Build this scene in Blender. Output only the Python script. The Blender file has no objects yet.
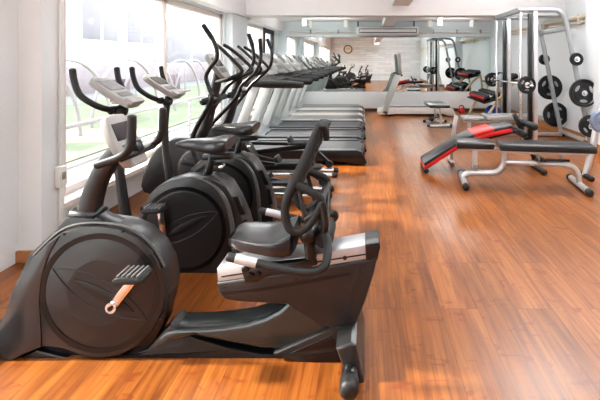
import bpy, bmesh, math, random
from mathutils import Vector, Matrix
random.seed(7)
C = bpy.context.scene
COL = C.collection
PI = math.pi
F, CX, CY, H = 390.0, 366.0, 60.0, 1.3          # focal length in px, vanishing point, eye height (m)

def P(px, py, Y):
    """metric X,Z of a photographed point that lies in the plane at depth Y"""
    return ((px-CX)*Y/F, H-(py-CY)*Y/F)
def P3(px, py, Y):
    x, z = P(px, py, Y); return (x, Y, z)

# ------------------------------------------------------------------ materials
def new_mat(name):
    m = bpy.data.materials.new(name); m.use_nodes = True
    nt = m.node_tree; b = nt.nodes['Principled BSDF']
    return m, nt, b
def mat(name, col, rough=0.5, metal=0.0, var=0.12, scale=18.0, bump=0.0, coat=0.0, spec=0.5):
    m, nt, b = new_mat(name)
    tc = nt.nodes.new('ShaderNodeTexCoord')
    n = nt.nodes.new('ShaderNodeTexNoise'); n.inputs['Scale'].default_value = scale; n.inputs['Detail'].default_value = 4
    nt.links.new(tc.outputs['Object'], n.inputs['Vector'])
    mx = nt.nodes.new('ShaderNodeMix'); mx.data_type = 'RGBA'
    mx.inputs[6].default_value = (*[c*(1-var) for c in col], 1)
    mx.inputs[7].default_value = (*[min(1, c*(1+var)) for c in col], 1)
    nt.links.new(n.outputs['Fac'], mx.inputs[0]); nt.links.new(mx.outputs[2], b.inputs['Base Color'])
    b.inputs['Roughness'].default_value = rough; b.inputs['Metallic'].default_value = metal
    b.inputs['Coat Weight'].default_value = coat; b.inputs['Coat Roughness'].default_value = 0.15
    b.inputs['Specular IOR Level'].default_value = spec
    if bump:
        bp = nt.nodes.new('ShaderNodeBump'); bp.inputs['Strength'].default_value = bump; bp.inputs['Distance'].default_value = 0.01
        n2 = nt.nodes.new('ShaderNodeTexNoise'); n2.inputs['Scale'].default_value = scale*12
        nt.links.new(tc.outputs['Object'], n2.inputs['Vector'])
        nt.links.new(n2.outputs['Fac'], bp.inputs['Height']); nt.links.new(bp.outputs['Normal'], b.inputs['Normal'])
    return m

M = {}
M['shell']   = mat('charcoal plastic', (.021,.020,.021), .33, 0, .1, 6, .05, coat=.1)
M['disc']    = mat('grey disc plastic', (.019,.017,.018), .38, 0, .1, 6, .05)
M['recess']  = mat('recess plastic', (.007,.006,.007), .4)
M['black']   = mat('black plastic', (.007,.007,.008), .32, coat=.2)
M['blackmat']= mat('black matte', (.011,.011,.012), .5, bump=.1)
M['plate']   = mat('glossy grey plate', (.045,.044,.046), .25, .2, .1, 6, coat=.3)
M['strip']   = mat('foot strip grey', (.20,.20,.20), .5)
M['ring']    = mat('ring plastic', (.003,.003,.003), .30)
M['boom']    = mat('grey green beam paint', (.040,.047,.046), .20, .35, .08, 5, coat=.5)
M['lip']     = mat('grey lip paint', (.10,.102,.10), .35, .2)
M['vinyl']   = mat('black vinyl', (.016,.017,.019), .30, bump=.08, coat=.25)
M['seat']    = mat('dark seat vinyl', (.020,.020,.022), .30, bump=.06, coat=.35)
M['chrome']  = mat('chrome', (.80,.80,.80), .16, 1.0, .04)
M['silver']  = mat('silver paint', (.62,.62,.63), .32, .7, .05)
M['alu']     = mat('brushed aluminium', (.46,.465,.48), .36, .5, .06)
M['grey']    = mat('grey metal', (.36,.38,.40), .35, .5, .06)
M['ltgrey']  = mat('light grey plastic', (.31,.30,.29), .4, 0, .05)
M['white']   = mat('white plastic', (.80,.79,.76), .4, 0, .04)
M['beige']   = mat('beige plastic', (.62,.57,.52), .4, 0, .05)
M['uplt']    = mat('pale upright paint', (.47,.48,.465), .4, .15, .05)
M['screen']  = mat('dark screen', (.05,.045,.05), .15, 0, .1, coat=.4)
M['keypad']  = mat('keypad grey', (.14,.135,.135), .4)
M['belt']    = mat('running belt', (.075,.08,.085), .55, 0, .12, 30, .1)
M['red']     = mat('red vinyl', (.62,.02,.02), .35, bump=.05)
M['dbred']   = mat('red rubber', (.55,.03,.03), .45)
M['blue']    = mat('blue rubber', (.01,.07,.42), .35)
M['tan']     = mat('tan enamel', (.62,.50,.34), .4)
M['greypad'] = mat('grey vinyl', (.28,.27,.26), .35, bump=.05)
M['iron']    = mat('black iron', (.012,.013,.015), .38, .2, bump=.08, coat=.1)
M['bluesteel']=mat('blue grey plate', (.22,.27,.38), .35, .5)
M['wallw']   = mat('white wall paint', (.77,.81,.83), .75, 0, .02, 3, .03)
M['wallcool']= mat('cool white wall paint', (.76,.83,.85), .75, 0, .02, 3, .03)
M['ceil']    = mat('ceiling paint', (.82,.80,.80), .8, 0, .02, 3)
M['ceilgrey']= mat('grey soffit paint', (.62,.65,.66), .8, 0, .03, 3)
M['frame']   = mat('window frame paint', (.72,.66,.62), .45, 0, .03)
M['darkframe']=mat('dark door frame', (.03,.02,.025), .4)
M['base_wood']=mat('brown baseboard', (.42,.20,.08), .4, 0, .25, 9)
M['base_dark']=mat('dark baseboard', (.10,.05,.03), .4, 0, .25, 9)
M['acwhite'] = mat('ac casing', (.78,.78,.76), .45, 0, .03)
M['pipe']    = mat('cream pipe paint', (.74,.68,.56), .5, 0, .04)
M['panelw']  = mat('low wall panel', (.70,.70,.69), .55, 0, .03, 3)
M['terr']    = mat('terrace paving', (.22,.22,.21), .8, 0, .12, 2)
M['lawn']    = mat('lawn green', (.18,.20,.12), .9, 0, .35, 2, .2)
M['facade']  = mat('white facade', (.9,.9,.9), .8, 0, .03, 2)
M['facglass']= mat('facade window grey', (.20,.195,.225), .4, 0, .3, .6)
M['rail']    = mat('white railing', (.30,.275,.28), .5, 0, .03)
M['plinth']  = mat('mauve render', (.28,.24,.25), .8, 0, .35, .7)
M['mauve']   = mat('mauve plastic', (.13,.09,.105), .5, 0, .1)
M['bark']    = mat('bark', (.07,.045,.035), .9, 0, .3, 12, .3)
M['leaf']    = mat('leaves', (.06,.10,.03), .8, 0, .4, 9)
M['clockwood']=mat('clock rim wood', (.25,.10,.04), .4)
M['clockface']=mat('clock face', (.85,.80,.66), .5)

def make_mesh_fabric():
    m, nt, b = new_mat('backrest net')
    b.inputs['Base Color'].default_value = (.03,.03,.033,1); b.inputs['Roughness'].default_value = .7
    tc = nt.nodes.new('ShaderNodeTexCoord'); ck = nt.nodes.new('ShaderNodeTexChecker'); ck.inputs['Scale'].default_value = 260
    nt.links.new(tc.outputs['Object'], ck.inputs['Vector'])
    mp = nt.nodes.new('ShaderNodeMapRange'); mp.inputs[3].default_value = .55; mp.inputs[4].default_value = .95
    nt.links.new(ck.outputs['Fac'], mp.inputs[0]); nt.links.new(mp.outputs[0], b.inputs['Alpha'])
    return m
M['net'] = make_mesh_fabric()

def make_glass():
    m = bpy.data.materials.new('window glass'); m.use_nodes = True
    nt = m.node_tree; nt.nodes.clear()
    out = nt.nodes.new('ShaderNodeOutputMaterial'); mix = nt.nodes.new('ShaderNodeMixShader')
    t = nt.nodes.new('ShaderNodeBsdfTransparent'); t.inputs[0].default_value = (.97,.98,.97,1)
    g = nt.nodes.new('ShaderNodeBsdfGlossy'); g.inputs['Roughness'].default_value = .02
    lw = nt.nodes.new('ShaderNodeLayerWeight'); pw = nt.nodes.new('ShaderNodeMath'); pw.operation = 'POWER'; pw.inputs[1].default_value = 5
    sc = nt.nodes.new('ShaderNodeMath'); sc.operation = 'MULTIPLY_ADD'; sc.inputs[1].default_value = .35; sc.inputs[2].default_value = .03
    nt.links.new(lw.outputs['Facing'], pw.inputs[0]); nt.links.new(pw.outputs[0], sc.inputs[0]); nt.links.new(sc.outputs[0], mix.inputs[0]); nt.links.new(t.outputs[0], mix.inputs[1]); nt.links.new(g.outputs[0], mix.inputs[2])
    nt.links.new(mix.outputs[0], out.inputs[0]); return m
M['glass'] = make_glass()
def make_mirror():
    m, nt, b = new_mat('mirror silvering')
    b.inputs['Base Color'].default_value = (.80,.86,.85,1); b.inputs['Metallic'].default_value = 1
    b.inputs['Roughness'].default_value = .015
    return m
M['mirror'] = make_mirror()

def make_floor():
    m, nt, b = new_mat('glossy laminate planks')
    N = nt.nodes.new; L = nt.links.new
    tc = N('ShaderNodeTexCoord'); sp = N('ShaderNodeSeparateXYZ'); L(tc.outputs['Object'], sp.inputs[0])
    cb = N('ShaderNodeCombineXYZ'); L(sp.outputs['Y'], cb.inputs[0]); L(sp.outputs['X'], cb.inputs[1])
    br = N('ShaderNodeTexBrick'); L(cb.outputs[0], br.inputs['Vector'])
    br.offset = .37; br.inputs['Scale'].default_value = 1; br.inputs['Brick Width'].default_value = 1.25
    br.inputs['Row Height'].default_value = .195; br.inputs['Mortar Size'].default_value = .0016
    br.inputs['Color1'].default_value = (0,0,0,1); br.inputs['Color2'].default_value = (1,1,1,1); br.inputs['Mortar'].default_value = (.5,.5,.5,1)
    # per-plank shift so that the grain differs between planks
    off = N('ShaderNodeVectorMath'); off.operation = 'MULTIPLY_ADD'
    L(br.outputs['Color'], off.inputs[0]); off.inputs[1].default_value = (13.0, 7.0, 3.0); L(tc.outputs['Object'], off.inputs[2])
    def noise(sc, scale, detail=4, dist=0.0):
        mp = N('ShaderNodeMapping'); mp.inputs['Scale'].default_value = sc; L(off.outputs[0], mp.inputs[0])
        n = N('ShaderNodeTexNoise'); n.inputs['Scale'].default_value = scale; n.inputs['Detail'].default_value = detail
        n.inputs['Distortion'].default_value = dist; L(mp.outputs[0], n.inputs['Vector']); return n
    grain = noise((34, 1.6, 1), 1.3, 7, 1.0)
    broad = noise((7, .9, 1), 1.2, 3, .9)
    blot = noise((7, 15, 1), 1.0, 3, 1.6)
    r1 = N('ShaderNodeValToRGB'); L(grain.outputs['Fac'], r1.inputs[0])
    e = r1.color_ramp.elements
    e[0].position = .22; e[0].color = (.145,.043,.010,1); e[1].position = .66; e[1].color = (.315,.116,.027,1)
    r2 = N('ShaderNodeValToRGB'); L(broad.outputs['Fac'], r2.inputs[0])
    e = r2.color_ramp.elements
    e[0].position = .3; e[0].color = (.66,.56,.46,1); e[1].position = .62; e[1].color = (1.12,1.08,1.02,1)
    mul = N('ShaderNodeMix'); mul.data_type = 'RGBA'; mul.blend_type = 'MULTIPLY'; mul.inputs[0].default_value = 1
    L(r1.outputs[0], mul.inputs[6]); L(r2.outputs[0], mul.inputs[7])
    r3 = N('ShaderNodeValToRGB'); L(blot.outputs['Fac'], r3.inputs[0])
    e = r3.color_ramp.elements
    e[0].position = .60; e[0].color = (0,0,0,1); e[1].position = .70; e[1].color = (1,1,1,1)
    kn = N('ShaderNodeMix'); kn.data_type = 'RGBA'; L(r3.outputs[0], kn.inputs[0])
    L(mul.outputs[2], kn.inputs[6]); kn.inputs[7].default_value = (.16,.030,.008,1)
    sc = N('ShaderNodeMath'); sc.operation = 'MULTIPLY'; sc.inputs[1].default_value = .65
    L(r3.outputs[0], sc.inputs[0]); L(sc.outputs[0], kn.inputs[0])
    # plank tone
    tone = N('ShaderNodeMapRange'); L(br.outputs['Color'], tone.inputs[0]); tone.inputs[3].default_value = .84; tone.inputs[4].default_value = 1.1
    tm = N('ShaderNodeMix'); tm.data_type = 'RGBA'; tm.blend_type = 'MULTIPLY'; tm.inputs[0].default_value = 1
    L(kn.outputs[2], tm.inputs[6]); L(tone.outputs[0], tm.inputs[7])
    jo = N('ShaderNodeMix'); jo.data_type = 'RGBA'; L(br.outputs['Fac'], jo.inputs[0]); L(tm.outputs[2], jo.inputs[6]); jo.inputs[7].default_value = (.13,.04,.012,1)
    L(jo.outputs[2], b.inputs['Base Color'])
    b.inputs['Roughness'].default_value = .36
    b.inputs['Coat Weight'].default_value = .16; b.inputs['Coat Roughness'].default_value = .14
    bp = N('ShaderNodeBump'); bp.inputs['Strength'].default_value = .05; L(grain.outputs['Fac'], bp.inputs['Height']); L(bp.outputs[0], b.inputs['Normal'])
    return m
M['floor'] = make_floor()

def make_stone():
    m, nt, b = new_mat('whitewashed boards')
    N = nt.nodes.new; L = nt.links.new
    tc = N('ShaderNodeTexCoord'); sp = N('ShaderNodeSeparateXYZ'); L(tc.outputs['Object'], sp.inputs[0])
    cb = N('ShaderNodeCombineXYZ'); L(sp.outputs['X'], cb.inputs[0]); L(sp.outputs['Z'], cb.inputs[1])
    br = N('ShaderNodeTexBrick'); L(cb.outputs[0], br.inputs['Vector']); br.inputs['Scale'].default_value = 1
    br.inputs['Brick Width'].default_value = .8; br.inputs['Row Height'].default_value = .14; br.inputs['Mortar Size'].default_value = .006
    br.inputs['Color1'].default_value = (.93,.94,.95,1); br.inputs['Color2'].default_value = (.74,.75,.76,1); br.inputs['Mortar'].default_value = (.58,.58,.58,1)
    L(br.outputs['Color'], b.inputs['Base Color']); b.inputs['Roughness'].default_value = .8
    return m
M['stone'] = make_stone()

# ------------------------------------------------------------------ geometry helpers
class B:
    """collects shapes into one bmesh"""
    def __init__(s): s.bm = bmesh.new()
    def _absorb(s, b2, mtx=None):
        if mtx is not None: bmesh.ops.transform(b2, matrix=mtx, verts=b2.verts)
        me = bpy.data.meshes.new('tmp'); b2.to_mesh(me); b2.free(); s.bm.from_mesh(me); bpy.data.meshes.remove(me)
        return s
    def box(s, lo, hi, bev=0.0, seg=2, mtx=None):
        b2 = bmesh.new(); bmesh.ops.create_cube(b2, size=1)
        lo = Vector(lo); hi = Vector(hi)
        for v in b2.verts: v.co = Vector((lo[i] + (v.co[i]+.5)*(hi[i]-lo[i]) for i in range(3)))
        if bev > 0: bmesh.ops.bevel(b2, geom=list(b2.edges), offset=min(bev, min(abs(hi[i]-lo[i]) for i in range(3))*.45), segments=seg, profile=.5, affect='EDGES')
        return s._absorb(b2, mtx)
    def prism(s, pts, a, b, axis='y', bev=0.0, seg=2, mtx=None):
        """outline pts in the plane across axis; y: (x,z), x: (y,z), z: (x,y)"""
        def mk(p, d):
            return (p[0], d, p[1]) if axis == 'y' else (d, p[0], p[1]) if axis == 'x' else (p[0], p[1], d)
        b2 = bmesh.new()
        v0 = [b2.verts.new(mk(p, a)) for p in pts]; v1 = [b2.verts.new(mk(p, b)) for p in pts]
        f0 = b2.faces.new(v0); f1 = b2.faces.new(v1[::-1]); n = len(pts)
        for i in range(n): b2.faces.new((v0[(i+1) % n], v0[i], v1[i], v1[(i+1) % n]))
        bmesh.ops.recalc_face_normals(b2, faces=b2.faces)
        if bev > 0:
            es = set(f0.edges) | set(f1.edges)
            bmesh.ops.bevel(b2, geom=list(es), offset=bev, segments=seg, profile=.5, affect='EDGES', clamp_overlap=True)
        return s._absorb(b2, mtx)
    def rings(s, rings, cap=True, mtx=None):
        b2 = bmesh.new(); R = [[b2.verts.new(p) for p in r] for r in rings]; n = len(R[0])
        for i in range(len(R)-1):
            for j in range(n): b2.faces.new((R[i][j], R[i][(j+1) % n], R[i+1][(j+1) % n], R[i+1][j]))
        if cap: b2.faces.new(R[0][::-1]); b2.faces.new(R[-1])
        bmesh.ops.recalc_face_normals(b2, faces=b2.faces)
        return s._absorb(b2, mtx)
    def tube(s, pts, r, seg=12, spline=True, sub=6, flat=1.0, round_end=True, closed=False, up=None):
        pts = [Vector(p) for p in pts]
        rs = list(r) if isinstance(r, (list, tuple)) else [r]*len(pts)
        if spline and len(pts) > 2:
            q = []; qr = []; n = len(pts); rng = n if closed else n-1
            for i in range(rng):
                if closed: p0, p1, p2, p3 = pts[(i-1) % n], pts[i], pts[(i+1) % n], pts[(i+2) % n]
                else: p0, p1, p2, p3 = pts[max(i-1,0)], pts[i], pts[i+1], pts[min(i+2,n-1)]
                ra, rb = rs[i], rs[(i+1) % n]
                for k in range(sub):
                    t = k/sub
                    q.append(.5*((2*p1)+(p2-p0)*t+(2*p0-5*p1+4*p2-p3)*t*t+(3*p1-p0-3*p2+p3)*t**3)); qr.append(ra+(rb-ra)*t)
            if not closed: q.append(pts[-1]); qr.append(rs[-1])
            pts, rs = q, qr
        n = len(pts)
        tang = []
        for i in range(n):
            if closed: t = pts[(i+1) % n]-pts[i-1]
            else: t = pts[min(i+1,n-1)]-pts[max(i-1,0)]
            tang.append(t.normalized())
        ref = Vector(up) if up else Vector((0,1,0))
        if abs(tang[0].dot(ref)) > .95: ref = Vector((0,0,1))
        u = (ref - tang[0]*ref.dot(tang[0])).normalized()
        R = []
        for i in range(n):
            u = (u - tang[i]*u.dot(tang[i])).normalized(); w = tang[i].cross(u)
            R.append([pts[i] + (u*math.cos(a)*rs[i]*flat + w*math.sin(a)*rs[i]) for a in [2*PI*k/seg for k in range(seg)]])
        if closed:
            b2 = bmesh.new(); V = [[b2.verts.new(p) for p in rr] for rr in R]
            for i in range(n):
                for j in range(seg): b2.faces.new((V[i][j], V[i][(j+1) % seg], V[(i+1) % n][(j+1) % seg], V[(i+1) % n][j]))
            bmesh.ops.recalc_face_normals(b2, faces=b2.faces); return s._absorb(b2)
        if round_end:
            def capr(i, sgn):
                out = []
                for f in (.38, .75, .95):
                    k = math.sqrt(1-f*f); c = pts[i] + tang[i]*sgn*rs[i]*f*min(1, flat)*.6
                    out.append([c+(p-pts[i])*k for p in R[i]])
                return out
            R = capr(0, -1)[::-1] + R + capr(n-1, 1)
        return s.rings(R)
    def lathe(s, prof, c, axis='y', seg=48):
        """prof: (radius, distance along axis)"""
        c = Vector(c); R = []
        for rad, d in prof:
            ring = []
            for k in range(seg):
                a = 2*PI*k/seg; x, y = rad*math.cos(a), rad*math.sin(a)
                ring.append(c + Vector((x, d, y) if axis == 'y' else (d, x, y) if axis == 'x' else (x, y, d)))
            R.append(ring)
        return s.rings(R, cap=prof[0] != prof[-1])
    def bar(s, a, b, w, h, bev=.004, up=(0,0,1)):
        """rectangular bar from a to b: h across up, w the other way"""
        a, b = Vector(a), Vector(b); d = b-a; L = d.length; x = d.normalized(); up = Vector(up)
        if abs(x.dot(up)) > .99: up = Vector((0,1,0))
        y = up.cross(x).normalized(); z = x.cross(y)
        m = Matrix((( x.x,y.x,z.x,a.x),(x.y,y.y,z.y,a.y),(x.z,y.z,z.z,a.z),(0,0,0,1)))
        return s.box((0,-w/2,-h/2), (L,w/2,h/2), bev, 2, m)
    def ball(s, c, r, seg=24, sc=(1,1,1)):
        b2 = bmesh.new(); bmesh.ops.create_uvsphere(b2, u_segments=seg, v_segments=seg//2, radius=r)
        for v in b2.verts: v.co = Vector((v.co[i]*sc[i] for i in range(3))) + Vector(c)
        return s._absorb(b2)

def obj(name, b, m, parent=None, label=None, kind=None, smooth=True, angle=38):
    """link one mesh; b holds world coordinates, parents are unrotated empties at build time"""
    bm = b.bm
    bmesh.ops.remove_doubles(bm, verts=bm.verts, dist=1e-6)
    off = Vector((0,0,0)); p = parent
    while p is not None: off += p.location; p = p.parent
    for v in bm.verts: v.co -= off
    if smooth:
        ca = math.radians(angle)
        for f in bm.faces: f.smooth = True
        for e in bm.edges:
            if len(e.link_faces) == 2 and e.calc_face_angle(0) > ca: e.smooth = False
    me = bpy.data.meshes.new(name); bm.to_mesh(me); bm.free()
    me.materials.append(m)
    o = bpy.data.objects.new(name, me); COL.objects.link(o)
    o.parent = parent
    if label: o['label'] = label
    if kind: o['kind'] = kind
    return o
def thing(name, label, cat, loc, group=None):
    o = bpy.data.objects.new(name, None); COL.objects.link(o); o.location = loc; o.empty_display_size = .1
    o['label'] = label; o['category'] = cat
    if group: o['group'] = group
    return o
def tag(o, label, cat, group=None):
    o['label'] = label; o['category'] = cat
    if group: o['group'] = group
    return o
def single(name, b, m, label, cat, base=None, group=None):
    """a thing that is one mesh, its origin at base"""
    o = obj(name, b, m)
    if base is not None:
        d = Vector(base)
        for v in o.data.vertices: v.co -= d
        o.location = d
    return tag(o, label, cat, group)
def struct(name, b, m, smooth=False):
    o = obj(name, b, m, smooth=smooth); o['kind'] = 'structure'; return o
def dup(root, loc, label, group=None, rotz=None):
    def cp(o, par):
        c = o.copy(); COL.objects.link(c); c.parent = par
        for ch in [k for k in bpy.data.objects if k.parent == o]: cp(ch, c)
        return c
    kids = {}
    r = root.copy(); COL.objects.link(r); r.location = loc; r['label'] = label
    if rotz is not None: r.rotation_euler = (0,0,rotz)
    if group: r['group'] = group
    for ch in list(root.children): 
        c = ch.copy(); COL.objects.link(c); c.parent = r
        for g in list(ch.children):
            d = g.copy(); COL.objects.link(d); d.parent = c
    return r
def smoothpts(pts, sub=5, closed=True):
    q = []; n = len(pts)
    for i in range(n if closed else n-1):
        g = lambda k: Vector(pts[k % n]) if closed else Vector(pts[min(max(k,0),n-1)])
        p0, p1, p2, p3 = g(i-1), g(i), g(i+1), g(i+2)
        for k in range(sub):
            t = k/sub
            v = .5*((2*p1)+(p2-p0)*t+(2*p0-5*p1+4*p2-p3)*t*t+(3*p1-p0-3*p2+p3)*t**3); q.append((v.x, v.y))
    if not closed: q.append(tuple(pts[-1]))
    return q

# ================================================================== THE ROOM
XL, XR, YB, YF = -2.24, 3.45, 9.9, -5.0
ZC, ZC2 = 2.75, 2.27
b = B(); b.box((XL-.2, YF-.1, -.12), (XR+.2, YB+.1, 0)); struct('floor', b, M['floor'])
b = B(); b.box((XL-.2, YF-.1, ZC), (XR+.2, 6.76, ZC+.12)); b.box((XL-.2, 6.76, ZC2), (XR+.2, YB+.1, ZC+.12)); struct('ceiling', b, M['ceil'])
b = B(); b.box((XL-.2, YB, 0), (XR+.2, YB+.15, ZC2)); struct('wall_back', b, M['wallcool'])
b = B(); b.box((XR, YF, 0), (XR+.15, YB, ZC)); struct('wall_right', b, M['wallw'])
b = B(); b.box((XL-.2, YF-.15, 0), (XR+.2, YF, ZC)); struct('wall_front', b, M['stone'])
W1 = (2.95, 6.15); W2 = (7.15, 9.62); W3 = (-4.6, 1.95)
b = B()
b.box((XL-.2, 2.51, 0), (XL, YB, .27)); b.box((XL-.2, YF, 2.02), (XL, YB, ZC))
b.box((XL-.2, 1.95, .27), (XL, 2.84, 2.02)); b.box((XL-.2, W1[1], .27), (XL, W2[0], 2.02)); b.box((XL-.2, W2[1], .27), (XL, YB, 2.02))
b.box((XL-.2, YF, 0), (XL, W3[0], 2.02)); b.box((XL-.2, 1.95, 0), (XL, 2.51, .27))
struct('wall_left', b, M['wallw'])
# end of the cross wall beside the bike, and pilasters and beams
b = B(); b.box((-2.42, 2.51, 0), (-2.09, 2.70, ZC)); struct('trim_1', b, M['wallw'])
b = B(); b.box((XL, 6.25, 0), (XL+.10, 7.05, 2.06)); struct('trim_2', b, M['wallw'])
b = B(); b.box((3.16, 9.55, 0), (XR, YB, ZC2)); struct('trim_3', b, M['wallcool'])
b = B(); b.box((3.22, 5.2, 0), (XR, 5.72, ZC)); struct('trim_4', b, M['wallw'])
b = B(); b.box((XL-.1, 6.74, 2.07), (XR+.1, 7.12, ZC)); struct('trim_5', b, M['ceil'])
b = B(); b.box((.40, 7.1, 2.13), (.67, YB, ZC2+.02)); struct('trim_6', b, M['ceil'])
b = B(); b.box((.45, YF, 2.235), (.74, 6.76, ZC+.02)); struct('trim_7', b, M['ceil'])
b = B(); b.box((XL, 2.51, 2.05), (XL+.16, 6.76, ZC)); struct('trim_8', b, M['ceil'])
b = B(); b.box((XL, 7.1, 2.03), (XL+.14, YB, ZC2)); struct('trim_9', b, M['ceil'])
# window ledge
b = B(); b.box((XL-.02, 2.75, .24), (XL+.11, 6.24, .285), .006); b.box((XL-.02, 7.06, .24), (XL+.11, 9.85, .285), .006); struct('trim_10', b, M['frame'])
# baseboards
b = B(); b.box((-2.42, 2.492, 0), (-2.085, 2.512, .075), .004); struct('baseboard_left', b, M['base_wood'])
b = B(); b.box((XL, YB-.02, 0), (3.16, YB, .075), .004); struct('baseboard_back', b, M['base_dark'])
b = B(); b.box((XR-.02, 5.72, 0), (XR, 9.55, .13), .004); b.box((3.20, 5.19, 0), (3.222, 5.74, .13), .004); b.box((3.20, 5.715, 0), (XR, 5.737, .13), .004); b.box((XR-.02, YF, 0), (XR, 5.2, .13), .004); struct('baseboard_right', b, M['base_wood'])
# low panelling under the mirror
b = B(); b.box((-1.99, YB-.018, .075), (3.16, YB, .50), .004); struct('trim_11', b, M['panelw'])

def window(name, y0, y1, z0, z1, mullions, m, tw=.07, dark_end=False):
    b = B(); x0, x1 = XL-.10, XL-.03
    b.box((x0, y0, z0), (x1, y1, z0+tw), .006); b.box((x0, y0, z1-tw), (x1, y1, z1), .006)
    b.box((x0, y0, z0), (x1+.02, y0+tw*1.3, z1), .006); b.box((x0, y1-tw, z0), (x1, y1, z1), .006)
    for y in mullions: b.box((x0, y-tw*.5, z0), (x1, y+tw*.5, z1), .006)
    r = obj(name, b, m); r['kind'] = 'structure'
    b = B(); b.box((XL-.070, y0+.02, z0+.02), (XL-.064, y1-.02, z1-.02)); g = obj('window_pane', b, M['glass'], r); g['kind'] = 'structure'
window('window_1', 2.84, W1[1], .27, 2.02, [4.42], M['frame'])
window('window_2', W2[0], 8.62, .27, 2.02, [], M['frame'], .06)
window('window_3', 8.62, W2[1], .27, 2.02, [], M['darkframe'], .10)
window('door_1', W3[0], W3[1], 0, 2.02, [-3.3, -2.0, -.7, .6], M['frame'])
# dark door post at the left margin
b = B(); b.box((-2.50, 2.44, 0), (-2.262, 2.488, 2.6), .006); struct('trim_12', b, M['darkframe'])

# wall mirror
t = thing('wall_mirror', 'wide frameless wall mirror across the far end of the gym', 'mirror', (.58, YB-.01, .5))
b = B(); b.box((-1.99, YB-.014, .505), (3.155, YB-.001, 1.875)); obj('mirror_glass', b, M['mirror'], t, smooth=False)
b = B(); b.box((-2.01, YB-.02, 1.872), (3.158, YB-.001, 1.892), .003); obj('top_trim', b, M['alu'], t)
b = B(); b.box((-2.01, YB-.02, .492), (3.158, YB-.001, .507), .003); obj('bottom_trim', b, M['alu'], t)

# pipes
b = B(); b.tube([(XR-.045, YF+.1, 1.985), (XR-.045, 9.50, 1.985)], .038, 12, False, round_end=False)
b.tube([(XR-.035, YF+.1, 1.90), (XR-.035, 9.5, 1.90)], .016, 10, False, round_end=False)
pp = single('wall_pipe', b, M['pipe'], 'cream pipe running along the upper right wall', 'pipe', (XR-.04, 5, 1.985))
for y in (6.2, 7.4, 8.6):
    b = B(); b.box((XR-.09, y-.02, 1.87), (XR-.001, y+.02, 2.03), .004); c = obj('pipe_clip', b, M['pipe'], pp)
b = B(); b.tube([(-1.95, YB-.03, 2.0), (3.12, YB-.03, 2.0)], .022, 10, False, round_end=False)
bp = single('conduit', b, M['white'], 'thin white conduit along the far wall above the mirror', 'pipe', (.5, YB-.03, 2.0))
for x in (-1.4, -.7, 1.7, 2.3, 2.9):
    b = B(); b.box((x-.02, YB-.06, 1.97), (x+.02, YB-.001, 2.07), .004); obj('conduit_clip', b, M['grey'], bp)
# switch box on the window jamb
t = thing('switch_box', 'small white electrical box on the wall end beside the window', 'switch', (-2.10, 2.60, .45))
b = B(); b.box((-2.089, 2.615, .44), (-2.055, 2.685, .58), .006); obj('box_body', b, M['white'], t)
b = B(); b.box((-2.056, 2.635, .49), (-2.048, 2.665, .54), .003); obj('rocker', b, M['ltgrey'], t)
b = B(); b.tube([(-2.078, 2.65, .57), (-2.078, 2.65, 2.4)], .009, 8, False); b.tube([(-2.078, 2.65, .0), (-2.078, 2.65, .45)], .009, 8, False); obj('cable_duct', b, M['white'], t)

# air conditioner
t = thing('air_conditioner', 'long white air conditioner hung above the far mirror', 'air conditioner', (.53, 9.75, 1.9))
x0, x1 = -.23, 1.30
b = B(); b.prism([(9.60,2.00),(9.63,2.11),(9.70,2.135),(9.82,2.135),(9.82,1.90),(9.68,1.90),(9.61,1.94)], x0, x1, 'x', .012); obj('casing', b, M['acwhite'], t)
b = B(); b.box((x0+.05, 9.590, 1.965), (x1-.05, 9.612, 2.075), .004); obj('outlet_surround', b, M['blackmat'], t)
b = B()
b.box((x0+.07, 9.580, 1.985), (x1-.07, 9.597, 2.055), .006); obj('louver', b, M['acwhite'], t)
for x in (x0+.03, x1-.10):
    b = B(); b.box((x-.015, 9.74, 2.12), (x+.015, 9.78, ZC2-.002), .002); obj('hanger', b, M['blackmat'], t)
# spotlights
spots = [(304,17.5,9.2),(310,20.5,9.7),(346,19.5,9.55),(430,19.5,9.55),(440,16.5,9.0),(472,18.5,9.4)]
desc = ['leftmost white spotlight under the far soffit','second white spotlight from the left, beside the leftmost one','single white spotlight just left of the air conditioner','lower white spotlight of the pair right of the air conditioner','higher white spotlight of the pair right of the air conditioner','rightmost white spotlight near the corner with the pipe']
for (px, py, Y), d in zip(spots, desc):
    x, z = P(px, py, Y)
    t = thing('spotlight', d, 'light', (x, Y, ZC2), 'ceiling spotlights')
    b = B(); b.lathe([(.0,ZC2-z-.155+z-z+0) if 0 else (.001,.0),(.055,.0),(.055,-.015),(.001,-.015)], (x,Y,ZC2-.001), 'z', 20); obj('mount', b, M['white'], t)
    b = B(); b.lathe([(.001,-.015),(.048,-.015),(.060,-.03),(.062,-.17),(.056,-.172),(.05,-.15),(.001,-.15)], (x,Y,ZC2-.001), 'z', 24); obj('lamp_body', b, M['white'], t)
# clock on the wall behind the camera, seen in the mirror
cx, cz = -1.14, 1.98
t = thing('wall_clock', 'round wooden clock on the pale boarded wall, seen in the mirror', 'clock', (cx, YF, cz))
b = B(); b.lathe([(.001,.002),(.28,.002),(.28,.04),(.25,.06),(.215,.045),(.001,.045)], (cx,YF,cz), 'y', 40); obj('clock_rim', b, M['clockwood'], t)
b = B(); b.lathe([(.001,.046),(.212,.046),(.212,.05),(.001,.05)], (cx,YF,cz), 'y', 40); obj('clock_face', b, M['clockface'], t)
b = B(); b.bar((cx,YF+.056,cz),(cx+.07,YF+.056,cz+.09),.006,.022,.001); obj('hour_hand', b, M['blackmat'], t)
b = B(); b.bar((cx,YF+.058,cz),(cx-.15,YF+.058,cz+.05),.006,.014,.001); obj('minute_hand', b, M['blackmat'], t)

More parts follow.
